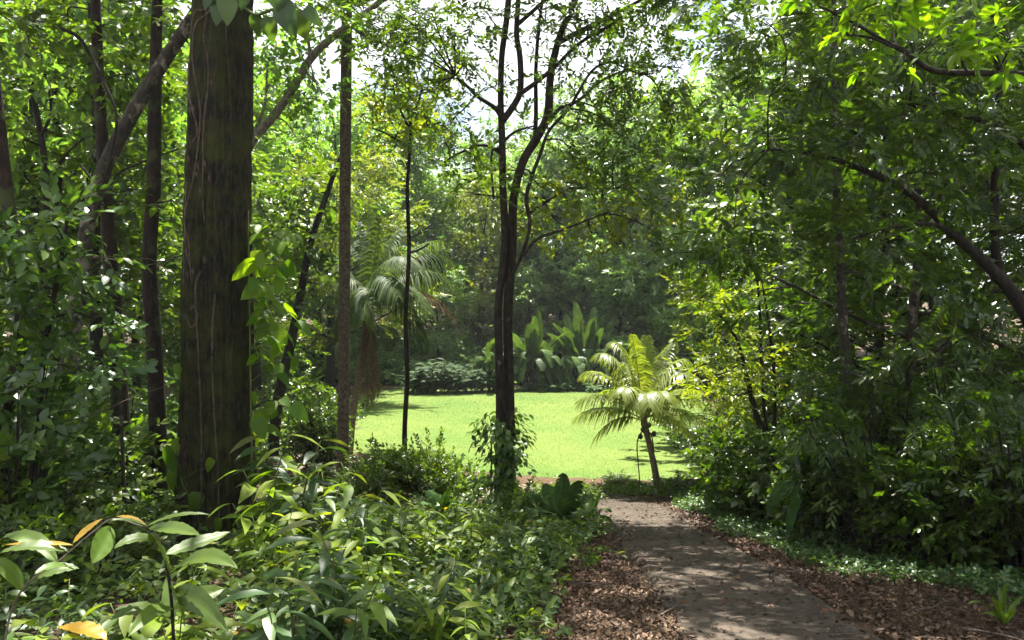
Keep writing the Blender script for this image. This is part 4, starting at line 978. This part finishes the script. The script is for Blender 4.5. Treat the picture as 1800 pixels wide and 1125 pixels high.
GR = 'shrubs of the shady right bank'
r1 = shrub_proto('shade_shrub', 'dark glossy shrub beside the right edge of the path where it bends', shade_xy(1330, 13.5), 1.0, 1.7, 60, kit_near, 7, .7, M_dark, GR)
r2 = shrub_proto('feathery_shrub', 'feathery dark shrub in the middle of the right bank', shade_xy(1560, 9.6), 1.1, 2.4, 50, kit_bank, 6, .7, M_dark, GR)
for o, px, d, rz, s, lab in [
 (r1, 1318, 15.2, 1.0, .8, 'sunlit shrub at the lawn end of the right bank'),
 (r1, 1345, 19, 2.0, 1.1, 'shrub at the right edge of the lawn behind the young palm'),
 (r1, 1420, 12.2, 2.9, 1.0, 'dark shrub left of the upright grey brown trunk'),
 (r1, 1560, 12.5, 3.9, 1.3, 'dark shrub right of the upright grey brown trunk'),
 (r1, 1480, 10.2, 5.0, .8, 'low dark shrub in front of the upright grey brown trunk'),
 (r1, 1660, 8.6, .6, .8, 'low dark shrub in the lower right bank'),
 (r1, 1375, 24, 5.7, 1.3, 'shrub at the right lawn edge in the middle distance'),
 (r1, 1790, 9, 1.9, 1.1, 'dark shrub at the right frame edge'),
 (r2, 1700, 10.5, 1.7, 1.2, 'tall feathery shrub under the slanting limb'),
 (r2, 1420, 14.5, 3.0, 1.25, 'feathery shrub behind the stem with the termite nest'),
 (r2, 1800, 8, 4.2, .95, 'feathery shrub at the lower right frame edge'),
 (r2, 1640, 14, 5.3, 1.5, 'tallest feathery shrub deep in the right bank'),
 (r2, 1760, 19, 2.6, 1.9, 'large feathery shrub far back behind the slanting limb'),
 (r2, 1830, 23, .9, 2.2, 'largest feathery shrub at the back right edge of the bank'),
 (r2, 1500, 17, .2, 1.6, 'feathery shrub far back in the right bank')]:
    dup(o, shade_xy(px, d), rz, s, lab, GR)
sy = shrub_proto('bamboo_like_shrub', 'thin stemmed yellow green shrub in the sun at the lawn end of the right bank', shade_xy(1345, 16.5), 1.0, 3.6, 70, kit_fine, 9, .62, M_yel)
dup(sy, shade_xy(1345, 21), 2.0, 1.0, 'thin stemmed yellow green shrub further along the right lawn edge')
dup(sy, shade_xy(1390, 15), 4.0, .9, 'thin stemmed yellow green shrub behind the leaning dark stem')

# ---- foreground banana-like plants
def banana(name, label, px, d, items, bl, bw, sh, matl=M_ginger, tear=.35, st=.05):
    b = shade_xy(px, d); o = thing(name, label, 'plant', b); w = Geo()
    tube(w, catmull([b - [0, 0, .1], b + [.01, 0, sh * .5], b + [0, 0, sh]], 3), np.linspace(st, st * .6, 7), 8, .04); part('stem', w, M_stem, o, True)
    for tx, ty, dd, lift in items:
        t = P(tx, ty, d + dd); part('leaf', paddle(b + [0, 0, sh * .8], t, lift, bl * rng.uniform(.9, 1.1), bw, tear, 12, .014, face=(rng.choice([-.9, .9]), .2, .3) if rng.random() < .8 else None), matl, o)
    return o
banana('banana_plant', 'dark banana plant with broad upright leaves beside the twin trunks at the path', 985, 11.6, [(992, 832, .1, .03), (1020, 845, -.2, .05), (958, 850, .2, .06), (930, 868, -.2, .1), (1044, 868, .1, .1), (982, 902, -.6, .12), (1064, 940, -.3, .25), (1052, 905, .4, .16), (1012, 880, -.5, .06), (926, 900, -.4, .16), (974, 858, .3, .02)], .7, .27, .2)
banana('banana_plant', 'small banana plant with three broad leaves at the foot of the thin sapling', 775, 12.6, [(752, 862, .1, .1), (790, 860, -.1, .1), (806, 885, -.2, .2), (735, 888, -.3, .2)], .5, .24, .16)
banana('banana_plant', 'shaded banana plant with hanging leaves on the right bank', 1432, 10.2, [(1385, 940, -.3, .75), (1350, 900, .2, .6), (1440, 790, .3, .3), (1470, 840, .1, .55), (1400, 770, -.2, .4), (1495, 880, -.3, .6), (1380, 800, .4, .5), (1420, 800, -.6, .5), (1365, 845, -.5, .6)], .75, .2, .85, M_ginger)

banana('banana_plant', 'low banana plant with spreading leaves just behind the dark one beside the path', 1040, 12.4, [(1010, 880, .1, .1), (1055, 868, -.1, .1), (1075, 900, -.2, .2), (1025, 905, -.4, .15), (1040, 865, .2, .03), (1080, 925, -.3, .2)], .5, .17, .12)
dup(m2, shade_xy(925, 12.3), 1.0, .55, 'low shrub at the right foot of the twin trunks', GM)
dup(m2, shade_xy(965, 14.6), 3.3, (.75, .75, .4), 'low shrub on the red earth between the twin trunks and the path end', GM)
dup(m2, shade_xy(1015, 15.6), 5.1, (.7, .7, .32), 'low flat shrub on the red earth where the path bends', GM)
dup(m2, shade_xy(1085, 17.4), .9, (.55, .55, .25), 'tiny flat shrub on the red earth left of the young palm', GM)
dup(m2, shade_xy(1215, 16.6), 2.4, (.8, .8, .3), 'small flat shrub right of the young palm foot', GM)

# ------------------------------------------------------------------ leafy undergrowth
herbs = []
def herb(name, label, kind, loc, group):
    o = thing(name, label, 'plant', (0, 0, 0), group); w = Geo(); g = Geo()
    ns = rng.integers(2, 5)
    for q in range(ns):
        a = rng.uniform(0, 6.28); h = rng.uniform(.25, .5) * (1.7 if kind in (2, 5, 8) else 1); e = np.array([cos(a) * .16, sin(a) * .16, h])
        c = catmull([np.array([cos(a) * .03, sin(a) * .03, -.06]), np.array([cos(a) * .05, sin(a) * .05, h * .6]), e], 4); tube(w, c, np.linspace(.006, .003, 9), 5)
        m = 9; k = np.linspace(3, 8, m).astype(int); az = a + np.arange(m) * 2.4
        ax = np.stack([np.cos(az), np.sin(az), rng.uniform(-.25, .35, m)], -1)
        tp = [leaf_full(7, .2, .3, .4, .01), leaf_full(7, .26, .22, .35, .012), leaf_full(7, .14, .25, .45, .008)][kind % 3]
        stamp(g, tp, frames(ax, np.array([0, 0, 1.0]) + rng.normal(0, .25, (m, 3))), c[k], rng.uniform(.11, .2, m) * [1, .9, 1.25][kind % 3] * [1, .8, 1.3, 1.1, .65][kind % 5])
    part('stem', w, M_stem, o, True); part('foliage', g, [M_herb, M_herb2, M_herb3, M_herb][kind % 4], o, True); o.location = [float(c) for c in loc]; return o
HG = 'leafy herbs of the left foreground'
HL = 'broad leaved green herb in the sun dappled undergrowth left of the path'
protos = [herb('leafy_herb', HL, k, (0, 0, 0), HG) for k in range(10)]
spots = []
def px_of(x, d): return x / d * F + 900
while len(spots) < 240:
    d = 3.4 + 6.6 * rng.random() ** 1.35; px = rng.uniform(-60, 1000 - 60 * max(0, 7 - d))
    x = (px - 900) / F * d
    if x > np.interp(d, [3.4, 5.7, 8.5, 11.5], [-.35, -.15, .55, .9]): continue
    if px < 470 and d > 4.8 and rng.random() < .93: continue
    if abs(x + 3.83) < .75 and abs(d - 10) < .8: continue
    if all((x - a) ** 2 + (d - b) ** 2 > .2 ** 2 for a, b in spots): spots.append((x, d))
for q, (x, d) in enumerate(spots):
    s = rng.uniform(.65, 1.1) * (1.1 if x < -.9 else .75)
    if q >= 10 and px_of(x, d) < 480: dup(protos[[0, 1, 3, 4, 6, 7, 9][q % 7]], HP(x, d), rng.uniform(0, 6.28), min(s * .95, .95), HL, HG)
    elif q < 10:
        protos[q].location = [float(c) for c in HP(x, d)]; protos[q].scale = (s, s, s)
    else: dup(protos[q % 10], HP(x, d), rng.uniform(0, 6.28), s, HL, HG)

for q, (px, d, s, lab) in enumerate([(470, 8.6, 1.7, 'tall bright lance leaved plant at the right foot of the mossy trunk'), (520, 8.0, 1.6, 'tall sunlit plant a step right of the mossy trunk'), (575, 8.4, 1.5, 'tall broad leaved plant in the herbs below the slim ringed trunk'),
   (640, 7.6, 1.45, 'tall pale plant standing out of the herbs below the thin sapling'), (500, 9.6, 1.8, 'tall yellow green plant behind the herbs beside the mossy trunk'), (700, 8.2, 1.3, 'leafy plant rising from the herbs left of the twin trunks'), (450, 7.2, 1.3, 'bright plant in front of the right foot of the mossy trunk')]):
    dup(protos[[2, 5, 8][q % 3]], shade_xy(px, d), q * 1.1, s, lab)

# creeping ground cover: too fine to count
def carpet(name, label, pts, kit, size, matl, n_each=1):
    g = Geo(); n = len(pts)
    pos = np.stack([pts[:, 0], pts[:, 1], H(pts[:, 0], pts[:, 1]) + pts[:, 2]], -1); a = rng.uniform(0, 6.28, n)
    scatter(g, kit, pos, np.stack([np.cos(a), np.sin(a), .35 + 0 * a], -1), size, .3, .3)
    return setting(name, g, matl, 'stuff', False, label, 'ground cover')
kit_low = [twig(L2w, 7, .22, .075, stem=.003, whorl=k % 2 == 0) for k in range(4)]
n = 9000
y = 5 + 9 * rng.random(n); x = rng.uniform(-6, 1.25, n); edge = np.interp(y, [5, 5.7, 8.5, 11.5, 14], [-.2, .0, .75, 1.25, 1.3]) + .15 * np.sin(y * 2.3)
m = (x < edge) & (rng.random(n) < .25 + .75 * sstep(-4, -.5, x)); p = np.stack([x, y, rng.uniform(.0, .22, n)], -1)[m]
carpet('creeping_herbs', 'fine leaved creeping green plants along the left side of the path', p, kit_low, 1.1, M_herb)
n = 3400
y = 5.2 + 12.5 * rng.random(n); off = rng.random(n) ** 1.6 * 1.5; x = 3.25 + off * .8 + .15 * np.sin(y * 2.1) + .75 * sstep(9.5, 6.5, y) + .5 * sstep(6.8, 5, y)
carpet('verge_herbs', 'low green verge plants along the right edge of the path', np.stack([x, y, rng.uniform(0, .12, n)], -1), kit_low, .72, M_herb2)
n = 900
carpet('verge_herbs', 'small green weeds around the foot of the young palm', np.stack([rng.normal(3.1, .8, n), rng.normal(16.6, .3, n), rng.uniform(0, .1, n)], -1), kit_low, .9, M_herb)
n = 5000
y = 12 + 22 * rng.random(n); x = -16 + 10 * rng.random(n)
carpet('forest_herbs', 'shaded low plants on the floor of the left wood', np.stack([x, y, rng.uniform(0, .4, n)], -1), kit_near, .8, M_mid)
n = 4200
y = 6 + 20 * rng.random(n); x = 4.7 + 9 * rng.random(n)
carpet('forest_herbs', 'shaded low plants on the floor of the right bank', np.stack([x, y, rng.uniform(0, .35, n)], -1), kit_near, .7, M_dark)
n = 9000
x = rng.uniform(-26, 22, n); y = rng.uniform(44.5, 62, n)
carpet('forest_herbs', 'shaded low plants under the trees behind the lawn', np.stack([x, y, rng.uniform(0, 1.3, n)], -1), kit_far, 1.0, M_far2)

# fallen leaves
lit = [leaf_full(3, w_, f_, d_) for w_, f_, d_ in ((.22, .5, .5), (.28, .35, -.35), (.18, .7, .25), (.3, -.5, .4))]
def litter(name, label, x, y, s, lift=.02):
    g = Geo(); n = len(x); a = rng.uniform(0, 6.28, n)
    ax = np.stack([np.cos(a), np.sin(a), rng.normal(0, .3, n)], -1); up = np.array([0, 0, 1.0]) + rng.normal(0, .45, (n, 3))
    z = H(x, y) + lift; R = frames(ax, up); pk = rng.integers(0, 4, n); T = np.stack([x, y, z], -1)
    for k in range(4): m = pk == k; stamp(g, lit[k], R[m], T[m], s[m])
    return setting(name, g, M_litter, 'stuff', False, label, 'fallen leaves')
n = 24000; y = 3 + 10.5 * rng.random(n) ** 1.1; x = 1.32 - 1.7 * rng.random(n) ** 1.2
m = rng.random(n) < 1 - .75 * sstep(8.5, 12, y); litter('leaf_litter', 'brown fallen leaves heaped along the left edge of the path', x[m], y[m], rng.uniform(.02, .06, m.sum()) * (1 + .6 * (rng.random(m.sum()) < .06)), .03 + .03 * rng.random(m.sum()))
n = 24000; y = 3 + 11 * rng.random(n) ** 1.1; x = 2.85 + 1.9 * rng.random(n) ** 1.5 * (.5 + .5 * sstep(12, 6, y))
litter('leaf_litter', 'brown fallen leaves heaped along the right edge of the path', x, y, rng.uniform(.02, .06, n) * (1 + .7 * (rng.random(n) < .06)), .03 + .03 * rng.random(n))
n = 7000; y = 4 + 6.5 * rng.random(n); x = -6 + 6 * rng.random(n)
litter('leaf_litter', 'dead leaves on the bare floor between the left foreground herbs', x, y, rng.uniform(.03, .08, n), .02)
n = 2600; y = 3 + 13 * rng.random(n); x = np.interp(y, pc[:60, 1], pc[:60, 0]) + rng.choice([-1, 1], n) * .8 * (1 - rng.random(n) ** 1.7)
litter('leaf_litter', 'scattered dry leaves lying on the path', x, y, rng.uniform(.025, .08, n), .075)

for q, (x, y, a, L) in enumerate([(3.3, 6.3, .5, .5), (2.9, 8.2, 2.4, .4), (1.2, 6.2, 1.1, .6), (.9, 7.4, 2.7, .45), (3.6, 5.4, 2.0, .7), (2.3, 5.6, .2, .3)]):
    w = Geo(); p = np.array([x, y]); d_ = np.array([cos(a), sin(a)]); s = np.linspace(0, 1, 6)[:, None]
    pp = p + d_ * s * L + rng.normal(0, .015, (6, 2)); z = H(pp[:, 0], pp[:, 1]) + .085
    c = catmull(np.concatenate([pp, z[:, None]], 1), 3); tube(w, c, np.linspace(.009, .004, len(c)), 6, .1)
    m_ = c[7]; tube(w, [m_, m_ + np.array([-d_[1], d_[0], .05]) * .07 + [d_[0] * .05, d_[1] * .05, 0], m_ + np.array([-d_[1], d_[0], .05]) * .12 + [d_[0] * .12, d_[1] * .12, 0]], [.005, .004, .002], 5)
    o = thing('fallen_twig', 'short forked dead twig lying in the leaf litter along the path', 'twig', HP(x, y), 'dead twigs on the path edges'); part('stick', w, M_root, o, True)

# ---- foreground seedling with ribbed leaves and its neighbours
def big_leaf(g, base, tip, wid, arch, roll=0., n=16):
    """ribbed blade with a wavy margin along an arched midrib"""
    s = np.linspace(0, 1, n + 1)[:, None]; mid = (base + tip) / 2 + np.array([0, 0, arch])
    c = (1 - s) ** 2 * base + 2 * s * (1 - s) * mid + s * s * tip
    tg = nrm(np.gradient(c, axis=0)); side = nrm(np.cross(tg, np.array([0, 0, 1.0])) + 1e-3); up = np.cross(side, tg)
    sd = side * cos(roll) + up * sin(roll); u2 = -side * sin(roll) + up * cos(roll)
    w = wid * .5 * np.sin(pi * s[:, 0] ** .85) ** .8
    us = np.array([-1, -.66, -.33, 0, .33, .66, 1.0]); rows = []
    for a in range(n + 1):
        rib = (.045 if a % 2 else -.0) * wid
        rows.append([c[a] + sd[a] * w[a] * u + u2[a] * (.16 * abs(u) * w[a] + (rib if abs(u) > .1 else 0) + .03 * wid * np.sin(a * 1.7 + u * 2) * abs(u)) - tg[a] * 0 + tg[a] * .10 * wid * (1 - abs(u)) * 0 for u in us])
    k = len(us); i = np.arange(n)[:, None] * k + np.arange(k - 1)[None]
    g.add(np.array(rows), np.stack([i, i + 1, i + k + 1, i + k], -1).reshape(-1, 4))
    tube(g, c - u2 * .002, np.linspace(.003, .001, n + 1), 4, cap=False)

D = 3.6
sl = thing('seedling', 'young sapling with long ribbed leaves rising from the herbs in the lower left foreground', 'plant', HP(P(305, 1125, D)[0], D))
w = Geo(); c = stem(w, [(312, 1330), (306, 1200), (305, 1125), (300, 1040), (288, 970), (280, 948), (258, 925)], D, [7, 6, 6, 5, 5, 4], 7, .05); part('stem', w, M_twigwood, sl, True)
for bx_, by_, tx, ty, dd, wd, ar, roll in [(258, 925, 195, 915, -.1, .03, .03, .3), (258, 925, 370, 905, .05, .035, .05, -.3), (262, 928, 352, 942, -.25, .075, .03, -.5), (268, 935, 300, 1010, -.2, .085, .02, 1.0), (282, 955, 200, 965, -.15, .07, .07, .4), (290, 975, 405, 935, .2, .085, .0, -.4), (298, 1010, 418, 1000, -.3, .10, .13, -.5), (300, 1030, 325, 1100, -.2, .07, .05, 1.0), (302, 1040, 402, 1112, -.3, .10, .09, -.9), (304, 1075, 395, 1035, .15, .10, .03, -.8), (304, 1090, 195, 1090, -.2, .08, .1, .5), (305, 1100, 292, 1015, .3, .08, .03, .8), (304, 1070, 225, 1120, -.3, .075, .08, .5)]:
    g = Geo(); big_leaf(g, P(bx_, by_, D), P(tx, ty, D + dd), wd, ar, roll); part('leaf', g, M_herb, sl, True)
D = 4.0
s2_ = thing('arching_seedling', 'arching bare stem with narrow yellowing leaves at the lower left edge', 'plant', HP(P(20, 1100, D)[0], D))
w = Geo(); stem(w, [(0, 1300), (10, 1120), (40, 1035), (105, 985), (128, 965), (170, 930), (200, 912), (250, 925)], D, [4, 3.5, 3, 2.5, 2], 7, .05); part('stem', w, M_bark_grey, s2_, True)
for bx_, by_, tx, ty, dd, wd, ar, roll, mt in [(128, 958, 8, 958, 0, .035, .02, .4, M_gold), (128, 955, 180, 912, .1, .045, .02, -.3, M_gold), (205, 908, 258, 924, -.1, .03, .03, -.2, M_gold), (195, 925, 160, 992, -.2, .11, .0, .9, M_herb), (120, 970, 0, 972, -.1, .09, .06, .3, M_herb), (100, 990, 5, 945, .1, .10, .12, .4, M_herb), (130, 1000, 60, 1010, -.2, .06, .06, .3, M_herb), (60, 1020, 140, 1000, .1, .09, .05, -.4, M_herb), (40, 1040, -20, 985, 0, .09, .08, .4, M_herb)]:
    g = Geo(); big_leaf(g, P(bx_, by_, D), P(tx, ty, D + dd), wd, ar, roll); part('leaf', g, mt, s2_, True, label='narrow yellowing leaf' if mt is M_gold else None)
g = Geo(); D = 4.1
yl = thing('yellow_leaf', 'large fallen yellow orange leaf among the herbs at the bottom left', 'leaf', P(150, 1110, D)); big_leaf(g, P(108, 1102, D), P(188, 1128, D - .1), .16, .04, .1); part('blade', g, M_gold, yl, True)
g = Geo(); yl = thing('yellow_leaf', 'bright yellow leaf hanging among herbs left of the path at the bottom', 'leaf', P(617, 1100, 4.6)); big_leaf(g, P(603, 1086, 4.6), P(632, 1120, 4.5), .08, .02, .4); part('blade', g, M_gold, yl, True)
gp = thing('strap_leaf_plant', 'pale strap leaved plant catching the sun in the bottom right corner', 'plant', shade_xy(1765, 6.0)); D = 6.0
for tx, ty, dd, ar, wd in [(1770, 1018, 0, .05, .05), (1700, 1062, -.2, .16, .05), (1740, 1050, -.3, .12, .05), (1800, 1050, .1, .1, .05), (1790, 1075, -.3, .1, .05), (1715, 1085, .2, .1, .05), (1755, 1030, .2, .05, .045)]:
    g = Geo(); big_leaf(g, gp.location + np.random.default_rng(3).normal(0, .02, 3) if False else np.array(gp.location) + rng.normal(0, .02, 3), P(tx, ty, D + dd), wd, ar, .2, 10); part('leaf', g, M_herb, gp, True)

# ------------------------------------------------------------------ hazy humid air
g = Geo(); x0, x1, y0, y1, z0, z1 = -114, 114, -17, 154, -6, 36
V = [(x, y, z) for z in (z0, z1) for y in (y0, y1) for x in (x0, x1)]
g.add(V, [[0, 2, 3, 1], [4, 5, 7, 6], [0, 1, 5, 4], [2, 6, 7, 3], [0, 4, 6, 2], [1, 3, 7, 5]])
hm, N, L = new_mat('haze_air'); pv = N.new('ShaderNodeVolumePrincipled'); pv.inputs['Color'].default_value = (.9, .95, 1, 1); pv.inputs['Density'].default_value = .00035; pv.inputs['Anisotropy'].default_value = .3
ho = N.new('ShaderNodeOutputMaterial'); L.new(pv.outputs[0], ho.inputs['Volume'])
setting('haze', g, hm, 'stuff', False, 'thin pale humid haze softening the far trees', 'haze')

# ------------------------------------------------------------------ camera, sun, sky
cam = bpy.data.cameras.new('Camera'); co = bpy.data.objects.new('Camera', cam); COL.objects.link(co)
co.location = (0, 0, CAMZ); co.rotation_euler = (radians(90), 0, 0); cam.sensor_width = 36; cam.lens = 36 * F / 1800; cam.clip_end = 1000
scene.camera = co
SUN = nrm(np.array([.0, .33, .94])); EL = math.asin(SUN[2]); AZ = math.atan2(SUN[0], SUN[1])
sd = bpy.data.lights.new('Sun', 'SUN'); sd.energy = 5.0; sd.angle = radians(.5); sd.color = (1, .955, .87)
so = bpy.data.objects.new('Sun', sd); COL.objects.link(so)
from mathutils import Vector
so.rotation_euler = Vector(SUN).to_track_quat('Z', 'Y').to_euler()
wd_ = bpy.data.worlds.new('World'); scene.world = wd_; wd_.use_nodes = True
N = wd_.node_tree.nodes; L = wd_.node_tree.links; N.clear()
sky = N.new('ShaderNodeTexSky'); sky.sky_type = 'NISHITA'; sky.sun_disc = False; sky.sun_elevation = EL; sky.sun_rotation = AZ
tc = N.new('ShaderNodeTexCoord'); nz_ = N.new('ShaderNodeTexNoise'); nz_.inputs['Scale'].default_value = 3.2; nz_.inputs['Detail'].default_value = 7
L.new(tc.outputs['Generated'], nz_.inputs['Vector'])
cf = ramp(N, L, nz_.outputs[0], [(0, 0, 0), (1, 1, 1)], [.33, .47])
mx = N.new('ShaderNodeMix'); mx.data_type = 'RGBA'; L.new(cf, mx.inputs[0]); L.new(sky.outputs[0], mx.inputs[6]); mx.inputs[7].default_value = (7.5, 7.8, 8.1, 1)
bg = N.new('ShaderNodeBackground'); bg.inputs[1].default_value = .05; L.new(mx.outputs[2], bg.inputs[0])
wo = N.new('ShaderNodeOutputWorld'); L.new(bg.outputs[0], wo.inputs[0])

scene.view_settings.view_transform = 'Standard'; scene.view_settings.look = 'None'
scene.view_settings.gamma = 1; scene.view_settings.use_curve_mapping = False
scene.view_settings.exposure = 2.2
cy = scene.cycles if hasattr(scene, 'cycles') else None
if cy:
    cy.max_bounces = 7; cy.diffuse_bounces = 4; cy.glossy_bounces = 2; cy.transmission_bounces = 4; cy.sample_clamp_indirect = 6
    cy.caustics_reflective = False; cy.caustics_refractive = False
